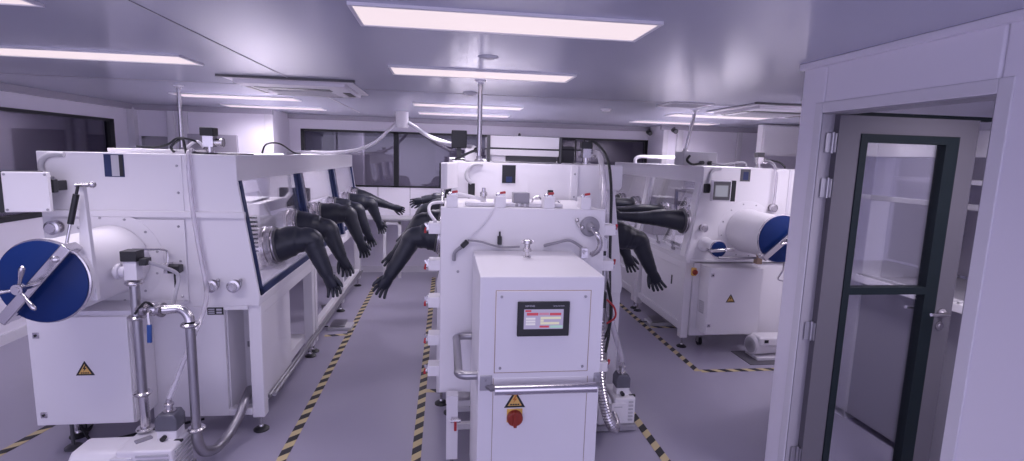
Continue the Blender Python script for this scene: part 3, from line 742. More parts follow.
# electrical cabinet
cab = bx(-2.445, -1.89, 3.30, yf-0.002, 0.245, 0.935).build('electrical_cabinet', 'white', TL, bevel=0.004)
cd = bx(-2.44, -1.895, 3.285, 3.30, 0.25, 0.93).build('door', 'white', cab, bevel=0.004)
lock(cab, -2.395, 0.82, 3.285); lock(cab, -2.395, 0.318, 3.285)
warning(cab, -2.20, 0.565, 0.105, 3.285)
fe = MB(); fe.cyl((-2.37, 3.46, 0.02), (-2.37, 3.46, 0.25), 0.011, n=10); fe.lathe((-2.37, 3.46, 0), (0, 0, 1), [(0, 0.05), (0.01, 0.05), (0.024, 0.03)], 18)
fe.build('leveling_foot', 'dgrey', TL)

# ===== things on the left glovebox
def valve_block(name, label, x, y, z, s=1.0, cap='black', steel='steel'):
    t = thing(name, label, 'valve', (x, y, z))
    m = MB(); m.lathe((x, y, z), (0, 0, 1), [(0, 0.038*s), (0.012*s, 0.038*s), (0.014*s, 0.022*s), (0.05*s, 0.022*s)], 18); m.box(x-0.032*s, x+0.032*s, y-0.032*s, y+0.032*s, z+0.05*s, z+0.12*s)
    m.cyl((x+0.03*s, y, z+0.08*s), (x+0.075*s, y, z+0.08*s), 0.024*s, n=16); m.cyl((x+0.072*s, y, z+0.08*s), (x+0.085*s, y, z+0.08*s), 0.032*s, n=16)
    m.build('body', 'steel', t)
    bx(x-0.045*s, x+0.04*s, y-0.04*s, y+0.04*s, z+0.12*s, z+0.175*s).build('actuator', cap, t, bevel=0.004)
    return t
valve_block('vacuum_valve', 'steel valve with a black cap on top of the left glovebox', -1.545, 3.70, 1.905, s=1.0)
tag(bx(-2.13, -1.62, 3.63, 3.95, 1.905, 1.93).build('cover_plate', 'white', bevel=0.004), 'thin white cover plate lying on top of the left glovebox', 'plate')
def cable(pts, r, mt, label, name='cable', n=8):
    return tag(MB().tube(pts, r, n).build(name, mt), label, name if name in ('cable', 'hose') else 'cable')
cable([(-1.95, 3.62, 1.945), (-1.84, 3.62, 1.942), (-1.76, 3.62, 1.965), (-1.70, 3.62, 2.005), (-1.62, 3.66, 1.99), (-1.58, 3.7, 1.945)], 0.007, 'black', 'black cable arching on top of the left glovebox beside the cover plate')
cable([(-1.72, 3.60, 1.915), (-1.74, 3.61, 1.95), (-1.68, 3.62, 2.0), (-1.655, 3.60, 1.955), (-1.64, 3.58, 1.912)], 0.008, 'black', 'short black cable loop on the left glovebox above the hanging hose')
cable([(-1.69, 3.66, 1.918), (-1.655, 3.66, 1.96), (-1.62, 3.67, 1.985), (-1.595, 3.67, 1.98), (-1.575, 3.68, 1.95)], 0.010, 'pvc', 'white hose curving to the steel valve on the left glovebox', 'hose')
cable([(-1.62, 3.62, 1.915), (-1.50, 3.66, 1.912), (-1.40, 3.8, 1.912), (-1.38, 4.0, 1.911)], 0.005, 'black', 'black cable lying along the front edge of the left glovebox roof')
cable([(-1.50, 4.55, 1.915), (-1.48, 4.6, 1.99), (-1.42, 4.75, 2.0), (-1.38, 5.0, 1.93), (-1.37, 5.2, 1.915)], 0.007, 'black', 'thin black cable hooped over the middle of the left glovebox roof')
cable([(-1.42, 4.9, 1.918), (-1.40, 5.3, 1.93), (-1.45, 5.8, 1.93), (-1.40, 6.3, 1.918)], 0.016, 'pvc', 'white cable bundle on the far part of the left glovebox roof')
m = MB(); m.tube([(-1.63, 3.66, 1.918), (-1.612, 3.58, 1.93), (-1.604, 3.525, 1.88), (-1.597, 3.52, 1.62), (-1.575, 3.52, 1.364), (-1.545, 3.51, 1.15), (-1.52, 3.48, 1.02), (-1.50, 3.38, 0.93), (-1.53, 3.25, 0.76), (-1.57, 3.16, 0.59), (-1.60, 3.11, 0.48)], 0.014, 10)
tag(m.build('clear_hose', 'hose'), 'clear hose hanging down the left glovebox end to its pump', 'hose')

# ===== left vacuum pump and pipes
def pump(x0, x1, y0, y1, h, label, filt, flip=1, name='vacuum_pump', motor=0.5, base_h=0.03):
    t = thing(name, label, 'pump', ((x0+x1)/2, (y0+y1)/2, 0)); xm = x0+(x1-x0)*motor
    m = MB(); 
    m.prism([(y0, base_h+0.02), (y1, base_h+0.02), (y1, h-0.05), (y1-0.05, h), (y0+0.06, h), (y0, h-0.06)], x0, xm, 'x')
    m.build('motor_housing', 'white', t, bevel=0.02, seg=3)
    m = MB(); m.box(xm+0.004, x1, y0+0.01, y1-0.01, base_h+0.02, h+0.015)
    o = m.build('oil_case', 'white', t, bevel=0.012, seg=3)
    f = MB()
    for i in range(6):
        z = base_h+0.05+i*(h-0.10)/5; f.box(xm+0.11, x1-0.02, y0+0.002, y0+0.02, z, z+0.012); f.box(x1-0.01, x1+0.006, y0+0.04, y1-0.03, z, z+0.012)
    f.build('cooling_fins', 'lgrey', o)
    f = MB(); f.box(x0-0.01, x1+0.01, y0-0.01, y1+0.01, base_h-0.02, base_h+0.02); f.build('base_frame', 'grey', t, bevel=0.004)
    for x in (x0+0.05, x1-0.05):
        for y in (y0+0.04, y1-0.04): MB().cyl((x, y, 0), (x, y, base_h-0.02), 0.022, n=14).build('rubber_foot', 'black', t)
    a = bx(x0+0.05, x0+0.10, y0-0.004, y0+0.002, h-0.14, h-0.11).build('power_switch', 'black', t)
    np_ = bx(xm-0.02, xm+0.09, y0-0.002, y0+0.012, h-0.13, h-0.02).build('name_plate', 'white', t)
    bx(xm-0.0, xm+0.06, y0-0.003, y0-0.0015, h-0.05, h-0.042).build('plate_print', 'lgrey', np_)
    hd = MB(); hd.bar((xm+0.06, y0+0.10, h+0.02), (xm+0.12, y0+0.16, h+0.02), 0.035, 0.012); hd.build('filler_plug', 'grey', t, bevel=0.003)
    fx, fy, fs = filt
    b = MB(); b.box(fx-fs*0.55, fx+fs*0.55, fy-fs*0.5, fy+fs*0.5, h+0.01, h+0.065); o = b.build('filter_base', 'white', t, bevel=0.006)
    b = MB(); b.prism([(fx-fs*0.6, h+0.066), (fx+fs*0.6, h+0.066), (fx+fs*0.6, h+0.135), (fx+fs*0.42, h+0.165), (fx-fs*0.42, h+0.165), (fx-fs*0.6, h+0.135)], fy-fs*0.55, fy+fs*0.55, 'y')
    part(b.build('filter_bowl', 'bowl', o, bevel=0.006), 'smoky grey filter bowl')
    MB().lathe((fx, fy, h+0.165), (0, 0, 1), [(0, 0.034), (0.008, 0.034), (0.012, 0.02), (0.035, 0.018), (0.038, 0.026), (0.05, 0.026), (0.055, 0.016), (0.075, 0.016)], 18).build('filter_outlet', 'steel', o)
    k = MB(); k.cyl((fx-fs*0.1, fy-fs*0.5, h+0.03), (fx-fs*0.1, fy-fs*0.5-0.03, h+0.03), 0.014, n=12); k.bar((fx, fy-fs*0.55, h+0.006), (fx+0.09, fy-fs*0.6, h+0.012), 0.02, 0.012); k.build('gas_ballast', 'black', t)
    return t
pump(-2.07, -1.515, 2.93, 3.19, 0.24, 'white vacuum pump on the floor under the left antechamber pipes', (-1.60, 3.11, 0.10), motor=0.46)
PX, PY = -1.767, 3.16
def kf(m, p, ax=(0, 0, 1), r=0.03):
    m.lathe(V(p)-V(ax)*0.014, ax, [(0, r*0.75), (0.002, r*1.35), (0.011, r*1.62), (0.017, r*1.62), (0.026, r*1.35), (0.028, r*0.75)], 20)
pv = thing('vacuum_pipe', 'upright steel vacuum pipe with a black-capped valve between the left antechamber and its pump', 'pipe', (PX, PY, 0.25))
m = MB(); m.cyl((PX, PY, 0.50), (PX, PY, 1.17), 0.026, n=18); m.build('pipe', 'steeld', pv)
for z in (0.50, 0.965, 0.275, 1.17):
    m = MB(); kf(m, (PX, PY, z)); m.build('clamp_ring', 'steel', pv)
corrugated([(PX, PY, 0.258), (PX+0.004, PY, 0.34), (PX+0.002, PY, 0.42), (PX, PY, 0.50)], 0.026, 'bellows', parent=pv, mt='steel', pitch=0.018, amp=0.06, n=16)
m = MB(); m.box(PX-0.034, PX+0.034, PY-0.032, PY+0.032, 1.19, 1.30); m.cyl((PX-0.038, PY, 1.235), (PX-0.10, PY, 1.235), 0.03, n=18); m.cyl((PX-0.065, PY, 1.235), (PX-0.085, PY, 1.235), 0.045, n=20)
o = m.build('valve_body', 'white2', pv, bevel=0.003)
bk = MB(); bk.box(PX-0.043, PX+0.043, PY-0.042, PY+0.042, 1.30, 1.36); bk.box(PX+0.046, PX+0.085, PY-0.03, PY+0.03, 1.275, 1.315); part(bk.build('actuator', 'black', o, bevel=0.003), 'black actuator cap')
# side pipe with ball valve, elbow and flexible steel hose
QX, QY = -1.463, 3.12
sp_ = thing('vacuum_pipe', 'right-hand steel pipe with elbow and flexible hose curving into the left stand', 'pipe', (QX, QY, 0.2))
m = MB(); m.sweep([(PX, PY, 1.015), (PX+0.06, PY-0.02, 1.02), (PX+0.15, PY-0.04, 1.02)], 0.024, 16); m.cyl((PX+0.055, PY-0.02, 1.02), (PX+0.075, PY-0.024, 1.02), 0.042, n=18); m.cyl((PX+0.15, PY-0.04, 1.02), (PX+0.166, PY-0.043, 1.02), 0.042, n=18)
m.ball((PX+0.11, PY-0.03, 1.02), 0.04)
vb = m.build('ball_valve', 'steel', sp_)
hd = MB(); hd.cyl((PX+0.11, PY-0.06, 1.02), (PX+0.11, PY-0.09, 1.01), 0.010, n=10); hd.bar((PX+0.11, PY-0.09, 1.015), (PX+0.115, PY-0.095, 0.945), 0.012, 0.008, up=(0, 1, 0)); hd.build('valve_stem', 'steel', vb)
hd = MB(); hd.bar((PX+0.115, PY-0.095, 0.95), (PX+0.113, PY-0.10, 0.845), 0.024, 0.014, up=(0, 1, 0)); part(hd.build('valve_handle', 'bluep', vb, bevel=0.004), 'blue lever handle')
m = MB(); el = [(PX+0.16, PY-0.042, 1.02)]
for i in range(7):
    q = i/6*PI/2; el.append((QX-0.075+0.075*math.sin(q), QY+(1-i/6)*0.02, 1.02-0.075*(1-math.cos(q))))
m.sweep(el, 0.027, 16); m.build('elbow', 'steel', sp_)
m = MB(); m.cyl((QX, QY, 0.93), (QX, QY, 0.29), 0.026, n=18); m.build('pipe', 'steeld', sp_)
for z in (0.93, 0.285):
    m = MB(); kf(m, (QX, QY, z), r=0.031); m.build('clamp_ring', 'steel', sp_)
corrugated([(QX, QY, 0.285), (QX+0.002, QY, 0.21), (QX+0.02, QY+0.03, 0.12), (QX+0.05, QY+0.14, 0.075), (QX+0.075, QY+0.27, 0.10), (QX+0.105, QY+0.36, 0.17), (QX+0.115, QY+0.43, 0.235), (QX+0.11, QY+0.56, 0.27)], 0.030, 'flexible_hose', parent=sp_, mt='steeld', pitch=0.014, amp=0.03, n=16)
# small valve on the flange plate with its tube
t = thing('solenoid_valve', 'small black solenoid valve on the left flange plate with a bent steel tube', 'valve', (-1.74, 3.50, 1.14))
bx(-1.765, -1.735, 3.47, 3.534, 1.15, 1.215).build('body', 'steel', t, bevel=0.003)
bx(-1.735, -1.665, 3.45, 3.515, 1.155, 1.205).build('coil', 'black', t, bevel=0.006)
MB().tube([(-1.75, 3.50, 1.215), (-1.75, 3.50, 1.285), (-1.775, 3.48, 1.305), (-1.82, 3.45, 1.31), (-1.90, 3.40, 1.32)], 0.007, 8).build('tube', 'steel', t)
cable([(PX+0.08, PY, 1.29), (PX+0.13, PY+0.08, 1.24), (PX+0.17, PY+0.14, 1.18), (PX+0.16, PY+0.12, 1.08), (PX+0.14, PY+0.1, 1.0), (PX+0.12, PY+0.0, 1.03)], 0.011, 'lgrey', 'grey cable curling from the black valve cap to the steel pipe')
cable([(-1.70, 3.47, 1.16), (-1.69, 3.45, 1.08), (-1.685, 3.44, 1.02), (-1.70, 3.42, 0.97)], 0.006, 'black', 'thin black cable dropping from the small solenoid valve')
cable([(PX+0.02, PY-0.05, 1.0), (PX+0.06, PY-0.06, 1.05), (PX+0.10, PY-0.08, 1.075), (PX+0.12, PY-0.05, 1.04)], 0.007, 'black', 'short black cable tie loop over the ball valve')
cable([(-2.40, 3.55, 0.18), (-2.33, 3.5, 0.10), (-2.25, 3.45, 0.05), (-2.15, 3.5, 0.03), (-2.0, 3.6, 0.02), (-1.7, 3.75, 0.02)], 0.009, 'black', 'black cable trailing on the floor beneath the left cabinet')
# instruments inside the left glovebox
t = thing('instrument_box', 'white vented instrument box inside the left glovebox first window', 'instrument', (-1.75, 4.87, ZB+0.03))
bx(-2.02, -1.52, 4.50, 5.25, ZB+0.032, 1.50).build('body', 'white', t, bevel=0.008)
v = MB()
for i in range(9): v.box(-1.62, -1.54, 4.494, 4.5, 1.10+i*0.035, 1.115+i*0.035)
v.build('vent_slats', 'black', t)
bx(-1.95, -1.60, 4.55, 5.0, 1.502, 1.52).build('tray', 'lgrey', t, bevel=0.003)
m = MB(); m.cyl((-1.75, 4.68, 1.52), (-1.75, 4.68, 1.56), 0.02, n=12); m.ball((-1.75, 4.68, 1.565), 0.018); m.build('knob', 'steel', t)
t = thing('monitor', 'dark monitor inside the left glovebox behind the middle window', 'monitor', (-1.9, 6.3, ZB+0.03))
bx(-1.90, -1.56, 6.28, 6.31, 1.28, 1.52).build('screen', 'black', t, bevel=0.005)
m = MB(); m.box(-1.76, -1.70, 6.31, 6.35, ZB+0.04, 1.45); m.box(-1.84, -1.62, 6.24, 6.42, ZB+0.031, ZB+0.05); m.build('stand', 'dgrey', t)
t = thing('spin_coater', 'white bench instrument with a raised arm inside the left glovebox middle window', 'instrument', (-1.7, 5.9, ZB+0.03))
bx(-1.95, -1.50, 5.6, 6.1, ZB+0.032, 1.18).build('body', 'white', t, bevel=0.015)
MB().lathe((-1.72, 5.85, 1.18), (0, 0, 1), [(0, 0.14), (0.03, 0.14), (0.05, 0.10), (0.055, 0.04)], 24).build('bowl_cover', 'lgrey', t)
MB().bar((-1.85, 5.7, 1.2), (-1.55, 5.5, 1.52), 0.04, 0.03).build('arm', 'white', t)
MB().bar((-1.55, 5.5, 1.5), (-1.60, 5.62, 1.70), 0.03, 0.03).build('arm', 'lgrey', t)

# ===== middle glovebox, transfer chamber and control cabinet
YC = 3.85
CXL, CXR = 0.05, 1.28
TC, nvC = glovebox('glovebox', 'middle white glovebox behind the transfer chamber with black gloves on both sides', YC, 4.2, [(CXL, -1), (CXR, 1)], mods=3, legs=(0.06, 1.41, 1.53, 2.87, 4.13), gaskets='black')
for i, (gy, rz, ex, ez, hx_, hz_) in enumerate(((4.13, 1.30, -0.25, 1.285, -0.53, 0.825), (4.70, 1.33, -0.22, 1.335, -0.535, 0.93), (6.04, 1.32, -0.24, 1.29, -0.53, 0.90), (7.0, 1.33, -0.24, 1.345, -0.48, 1.30))):
    r, n = ring_of(CXL, -1, gy, rz)
    glove(TC, r, n, (ex, gy, ez), (hx_, gy-0.03, hz_), straight=(i == 3), side=-1 if i == 0 else 1)
for i, (gy, ex, ez, hx_, hz_) in enumerate(((4.15, 1.62, 1.275, 1.825, 0.85), (4.85, 1.66, 1.28, 1.845, 0.85))):
    r, n = ring_of(CXR, 1, gy)
    glove(TC, r, n, (ex, gy, ez), (hx_, gy-0.02, hz_), side=1 if i else -1)
bx(CXL+0.02, CXR-0.02, YC-0.028, YC, 1.503, 1.542).build('ledge', 'white', TC, bevel=0.003)
strp = bx(0.935, 0.99, YC-0.014, YC, 1.545, 1.895).build('cover_strip', 'white', TC, bevel=0.002)
for z in (1.83, 1.66): bolt(strp, (0.963, YC-0.014, z))
sw = bx(0.415, 0.515, YC-0.005, YC+0.002, 1.752, 1.885).build('sight_window', 'black', TC)
bx(0.445, 0.49, YC-0.007, YC-0.004, 1.757, 1.80).build('inner_light', 'gasket', sw)
part(MB().sweep(smooth([(0.27, YC-0.012, 1.885), (0.20, YC-0.012, 1.88), (0.155, YC-0.013, 1.83), (0.155, YC-0.015, 1.78), (0.19, YC-0.015, 1.745)], 6), 0.013, 10).build('cable_tube', 'lgrey', TC), 'grey cable tube')
part(bx(0.165, 0.215, YC-0.012, YC, 1.62, 1.745).build('cable_slot', 'black', TC, bevel=0.003), 'black cable slot')
sc2 = part(MB().prism([(-0.035, 3.60), (0.012, 3.56), (0.09, 3.80), (0.04, 3.82)], 1.715, 1.895, 'z').build('control_screen', 'white', TC, bevel=0.008), 'white control screen seen edge-on')
m = MB(); m.prism([(-0.042, 3.605), (-0.036, 3.600), (0.039, 3.82), (0.033, 3.825)], 1.72, 1.89, 'z'); m.build('screen_bezel', 'black', sc2)
bx(0.045, 0.075, 3.80, YC, 1.74, 1.80).build('screen_mount', 'black', TC)
# end covers on the right side
part(MB().prism([(CXR-0.12, ZL-0.03), (CXR+0.035, ZL-0.03), (CXR+0.055, ZL), (CXR+0.055, ZT+0.005), (CXR-0.12, ZT+0.005)], YC-0.02, YC, 'y').build('lintel_cap', 'white', TC, bevel=0.01), 'white cap at the lintel end')
# roof unit
t = thing('roof_unit', 'long white roof unit with a black dividing line on the middle glovebox', 'fan unit', (0.67, 4.5, ZT))
bx(0.36, 0.935, 4.3, 4.9, 1.955, 2.005).build('lower_panel', 'white', t, bevel=0.003)
bx(0.36, 0.935, 4.3, 4.9, 2.018, 2.115).build('upper_panel', 'white', t, bevel=0.003)
bx(0.36, 0.935, 4.31, 4.89, 2.005, 2.018).build('dividing_strip', 'black', t)
for x0, x1 in ((0.335, 0.358), (0.937, 0.955)): bx(x0, x1, 4.29, 4.33, ZT, 2.118).build('post', 'dgrey', t)
bx(0.50, 0.925, 4.34, 4.88, ZT+0.006, 1.955).build('base', 'dgrey', t)  # dark block stands in for the shadow gap below the unit
bx(0.37, 0.49, 4.32, 4.88, ZT+0.006, 1.955).build('base', 'white2', t)
for x in (0.645,): MB().lathe((x-0.03, 4.42, 2.115), (0, 0, 1), [(0, 0.014), (0.018, 0.012), (0.03, 0.006)], 12).build('nozzle', 'dgrey', t)
t = thing('monitor', 'black monitor seen from behind on top of the middle glovebox', 'monitor', (0.12, 4.4, ZT))
bx(0.045, 0.172, 4.38, 4.42, 2.005, 2.15).build('screen', 'black', t, bevel=0.006)
m = MB(); m.box(0.09, 0.125, 4.42, 4.45, ZT, 2.08); m.box(0.05, 0.17, 4.36, 4.5, ZT, ZT+0.015); m.build('stand', 'dgrey', t)
t = thing('junction_box', 'small white junction box at the foot of the middle pole', 'box', (0.20, 4.15, ZT))
bx(0.15, 0.27, 4.08, 4.22, ZT+0.005, 2.00).build('body', 'white', t, bevel=0.005); MB().cyl((0.235, 4.08, 1.99), (0.235, 4.04, 1.99), 0.022, n=14).build('gland', 'black', t)
valve_block('vacuum_valve', 'black-capped steel valve at the right end of the middle glovebox roof', 1.10, 4.05, 1.905)
cable([(0.23, 4.03, 1.985), (0.19, 3.98, 1.975), (0.12, 3.95, 1.94), (0.07, 3.93, 1.915)], 0.010, 'black', 'black cable looping from the small white junction box')
t = thing('cable_rack', 'dark open rack of cables at the right of the roof unit', 'rack', (1.12, 4.55, ZT))
m = MB()
for x in (1.0, 1.2): m.bar((x, 4.5, ZT+0.003), (x, 4.5, 2.12), 0.012, 0.012); m.bar((x, 4.8, ZT+0.003), (x, 4.8, 2.12), 0.012, 0.012)
m.bar((1.0, 4.5, 2.12), (1.2, 4.5, 2.12), 0.012, 0.012); m.bar((1.0, 4.5, 2.02), (1.2, 4.5, 2.02), 0.012, 0.012)
for x in (1.0, 1.2): m.bar((x, 4.494, 2.12), (x, 4.806, 2.12), 0.012, 0.012)
m.bar((1.0, 4.8, 2.12), (1.2, 4.8, 2.12), 0.012, 0.012); m.build('frame', 'black', t)
bx(1.02, 1.14, 4.6, 4.75, ZT+0.004, 2.05).build('box', 'dgrey', t)

# hoses down the right side
cable([(1.10, 4.05, 2.07), (1.15, 3.98, 2.075), (1.20, 3.82, 1.96), (1.205, 3.70, 1.75), (1.205, 3.66, 1.45), (1.21, 3.64, 1.15), (1.22, 3.62, 0.85), (1.21, 3.58, 0.66), (1.17, 3.52, 0.55)], 0.011, 'black', 'black hose arching over and down the right side of the transfer chamber', 'hose')
m = MB(); m.tube([(1.16, 4.05, 1.985), (1.18, 3.97, 1.98), (1.165, 3.80, 1.86), (1.135, 3.62, 1.62), (1.13, 3.54, 1.35), (1.155, 3.52, 1.05), (1.21, 3.52, 0.78), (1.27, 3.53, 0.60), (1.30, 3.53, 0.50), (1.30, 3.53, 0.47)], 0.022, 12)
tag(m.build('clear_hose', 'hose'), 'thick clear hose running down to the filter of the right-hand pump', 'hose')

# transfer chamber
BX0, BX1, BY0, BY1, BZ0, BZ1 = -0.027, 0.985, 3.10, 3.815, 0.475, 1.64
tr = thing('transfer_chamber', 'large white box chamber with red toggle clamps behind the control cabinet', 'chamber', ((BX0+BX1)/2, (BY0+BY1)/2, 0))
bx(BX0+0.02, BX1-0.02, BY0+0.06, BY1, BZ0+0.01, BZ1-0.004).build('body', 'white', tr, bevel=0.006)
bx(BX0, BX1, BY0, BY0+0.055, BZ0, BZ1).build('door', 'white', tr, bevel=0.005)
dsl = bx(BX0+0.15, BX1-0.25, BY0+0.10, BY0+0.20, BZ1-0.002, BZ1+0.02).build('top_flange', 'white2', tr, bevel=0.003)
def toggle(parent, p, out, lab='red handled toggle clamp'):
    p = V(p); out = V(out)
    m = MB(); fw = V((0, -1, 0)); sd = out.cross(fw)
    c = p + out*0.035
    hx = V((abs(out.x)*0.035+abs(sd.x)*0.033, 0.05, abs(out.z)*0.035+abs(sd.z)*0.033))
    m.box(c.x-hx.x, c.x+hx.x, c.y-0.045, c.y+0.06, c.z-hx.z, c.z+hx.z)
    o = part(m.build('clamp_block', 'white', parent, bevel=0.003), 'white clamp block')
    m = MB(); q = p + out*0.07
    m.bar(q - sd*0.02, q + sd*0.03, 0.018, 0.014, up=out); m.cyl(q + fw*0.02, q - fw*0.03, 0.009, n=10); m.bar(q + out*0.006, q + out*0.022 + sd*0.025, 0.012, 0.01, up=fw); m.lathe(q + sd*-0.012, out, [(0, 0.014), (0.014, 0.014), (0.018, 0.008)], 10)
    m.build('toggle', 'steel', o)
    m = MB(); m.bar(q + out*0.016 + sd*-0.0, q + out*0.022 - sd*0.034*(1 if out.z == 0 else -1), 0.015, 0.013, up=fw); part(m.build('toggle_handle', 'red', o, bevel=0.003), 'red handle')
for z in (1.51, 1.285, 1.055, 0.815, 0.615): toggle(tr, (BX0, BY0+0.05, z), (-1, 0, 0))
for z in (1.51, 1.285, 0.615): toggle(tr, (BX1, BY0+0.05, z), (1, 0, 0))
for x in (0.04, 0.33, 0.63, 0.86): toggle(tr, (x, BY0+0.05, BZ1), (0, 0, 1))
# fittings on the chamber
flp = MB().lathe((0.885, BY0, 1.535), (0, -1, 0), [(0, 0.062), (0.012, 0.062), (0.016, 0.055), (0.024, 0.055), (0.028, 0.03), (0.05, 0.026), (0.06, 0.02), (0.075, 0.018)], 28).build('port_flange', 'grey', tr)
m = MB(); m.cyl((0.82, BY0-0.02, 1.53), (0.80, BY0-0.02, 1.57), 0.007, n=8); m.ball((0.80, BY0-0.02, 1.575), 0.014); m.ball((0.835, BY0-0.02, 1.53), 0.016); m.build('wing_nut', 'steel', flp)
corrugated([(0.885, BY0-0.07, 1.53), (0.905, BY0-0.11, 1.50), (0.925, BY0-0.11, 1.45), (0.915, BY0-0.10, 1.40), (0.885, BY0-0.07, 1.37)], 0.016, 'flexible_hose', parent=flp, mt='steel', pitch=0.014, amp=0.06, n=12)
m = MB(); m.box(0.83, 0.87, BY0-0.05, BY0, 1.345, 1.405); m.cyl((0.85, BY0-0.05, 1.38), (0.85, BY0-0.09, 1.38), 0.012, n=10); m.build('pipe_joint', 'steel', tr)
gb = bx(0.425, 0.525, BY0+0.12, BY0+0.22, BZ1, BZ1+0.085).build('gauge_box', 'grey', tr, bevel=0.004)
for x in (0.44, 0.475, 0.51): MB().lathe((x, BY0+0.105, BZ1), (0, 0, 1), [(0, 0.012), (0.016, 0.012), (0.022, 0.006)], 8).build('bolt', 'steeld', gb)
bx(0.69, 0.725, BY0+0.36, BY0+0.39, BZ1, BZ1+0.09).build('sensor', 'black', tr, bevel=0.003)
m = MB(); m.lathe((0.25, BY0+0.32, BZ1), (0, 0, 1), [(0, 0.024), (0.01, 0.024), (0.012, 0.016), (0.04, 0.016), (0.044, 0.024), (0.07, 0.024), (0.075, 0.014), (0.10, 0.012)], 16); m.build('valve_fitting', 'steel', tr)
m = MB(); m.sweep(smooth([(0.56, BY0+0.25, BZ1+0.003), (0.57, BY0+0.24, BZ1+0.04), (0.60, BY0+0.24, BZ1+0.055), (0.62, BY0+0.22, BZ1+0.035), (0.64, BY0+0.2, BZ1+0.004)], 5), 0.006, 8); m.build('tube_loop', 'steel', tr)
m = MB(); m.sweep(smooth([(0.70, BY0+0.25, BZ1+0.003), (0.71, BY0+0.24, BZ1+0.025), (0.73, BY0+0.22, BZ1+0.025), (0.74, BY0+0.2, BZ1+0.004)], 5), 0.006, 8); m.build('tube_loop', 'steel', tr)
m = MB(); m.sweep(smooth([(0.06, BY0+0.30, BZ1+0.06), (0.12, BY0+0.30, BZ1+0.05), (0.2, BY0+0.3, BZ1+0.035), (0.26, BY0+0.31, BZ1+0.02)], 5), 0.012, 8); m.build('tube_loop', 'pvc', tr)
for x in (0.03, 0.16): bolt(tr, (x+0.05, BY0, 1.25), r=0.009)
m = MB(); m.bar((0.10, BY0-0.02, 1.405), (0.135, BY0-0.02, 1.44), 0.028, 0.03, up=(0, -1, 0)); part(m.build('connector', 'black', tr, bevel=0.004), 'black cable connector')
m = MB(); m.box(0.315, 0.340, BY0-0.03, BY0, 1.42, 1.47); m.cyl((0.327, BY0-0.02, 1.47), (0.327, BY0-0.02, 1.50), 0.006, n=8); part(m.build('connector', 'black', tr, bevel=0.004), 'black cable connector')
m = MB(); m.tube([(0.135, BY0-0.02, 1.445), (0.22, BY0-0.02, 1.435), (0.33, BY0-0.02, 1.405), (0.45, BY0-0.03, 1.41)], 0.006, 8); m.tube([(0.10, BY0-0.02, 1.405), (0.06, BY0-0.02, 1.37), (0.055, BY0-0.015, 1.32)], 0.011, 8); m.build('cable', 'grey', tr)
m = MB(); m.tube([(0.14, BY0-0.015, 1.45), (0.22, BY0-0.012, 1.53), (0.27, BY0-0.012, 1.60), (0.30, BY0+0.0, BZ1+0.006)], 0.004, 6); m.build('cable', 'white2', tr)
m = MB(); m.tube([(0.60, BY0-0.02, 1.415), (0.68, BY0-0.02, 1.435), (0.76, BY0-0.03, 1.45), (0.83, BY0-0.05, 1.41)], 0.009, 8); m.build('cable', 'grey', tr)
m = MB(); m.tube([(BX0-0.03, BY0+0.03, 1.55), (BX0-0.07, BY0+0.1, 1.60), (BX0-0.06, BY0+0.2, 1.64), (BX0+0.02, BY0+0.28, 1.645)], 0.010, 8); m.build('cable', 'pvc', tr)
b_ = bx(BX1-0.025, BX1+0.04, BY0+0.06, BY0+0.16, 1.30, 1.45).build('switch_box', 'white2', tr, bevel=0.004)
bx(0.99, 1.02, BY0+0.055, BY0+0.061, 1.34, 1.37).build('switch', 'black', b_)
bx(BX1-0.01, BX1+0.07, BY0+0.10, BY0+0.25, 0.98, 1.09).build('hinge_block', 'black', tr, bevel=0.006)
# chamber stand
for x in (0.055, 0.90):
    for y in (BY0-0.075, BY1-0.06):
        bx(x-0.035, x+0.035, y-0.035, y+0.035, 0.09, BZ0+0.012 if y > BY0 else BZ0+0.03).build('leg', 'white', tr, bevel=0.003); foot(tr, x, y, 0.09)
for z in (0.20, 0.36):
    bx(0.09, 0.87, BY0+0.04, BY0+0.08, z, z+0.04).build('crossbar', 'white', tr, bevel=0.003)
bx(0.09, 0.87, BY0+0.2, BY1-0.1, 0.24, 0.27).build('shelf', 'white2', tr)
for x in (0.055, 0.90): bx(x-0.03, x+0.03, BY0-0.045, BY1-0.09, 0.20, 0.24).build('side_rail', 'white', tr)
m = MB(); m.box(0.05, 0.09, BY0-0.13, BY0-0.10, 0.345, 0.37); m.cyl((0.045, BY0-0.135, 0.358), (0.105, BY0-0.135, 0.358), 0.012, n=10)
o = m.build('drain_valve', 'steel', tr); m = MB(); m.box(0.066, 0.082, BY0-0.155, BY0-0.14, 0.30, 0.355); part(m.build('valve_handle', 'red', o, bevel=0.003), 'red lever')

# control cabinet
CX0, CX1, CY0, CY1, CZ1 = 0.168, 0.776, 2.40, 3.085, 1.382
cc = thing('control_cabinet', 'white control cabinet with touch screen and steel rail in front of the transfer chamber', 'cabinet', ((CX0+CX1)/2, (CY0+CY1)/2, 0))
bx(CX0, CX1, CY0, CY1, 0.06, CZ1).build('body', 'white', cc, bevel=0.004)
up_ = bx(0.247, 0.708, CY0-0.004, CY0+0.001, 0.905, 1.312).build('front_panel', 'white', cc, bevel=0.0015)
m = MB()
for a in ((0.243, 0.712, 0.901, 0.9045), (0.243, 0.712, 1.3125, 1.316), (0.243, 0.2465, 0.901, 1.316), (0.7085, 0.712, 0.901, 1.316)): m.box(a[0], a[1], CY0-0.001, CY0+0.001, a[2], a[3])
m.build('panel_gap', 'copper', cc)
for x in (0.272, 0.683):
    for z in (0.928, 1.285): bolt(up_, (x, CY0-0.004, z), r=0.007)
lp = bx(0.243, 0.712, CY0-0.003, CY0+0.001, 0.10, 0.875).build('lower_door', 'white', cc, bevel=0.0015)
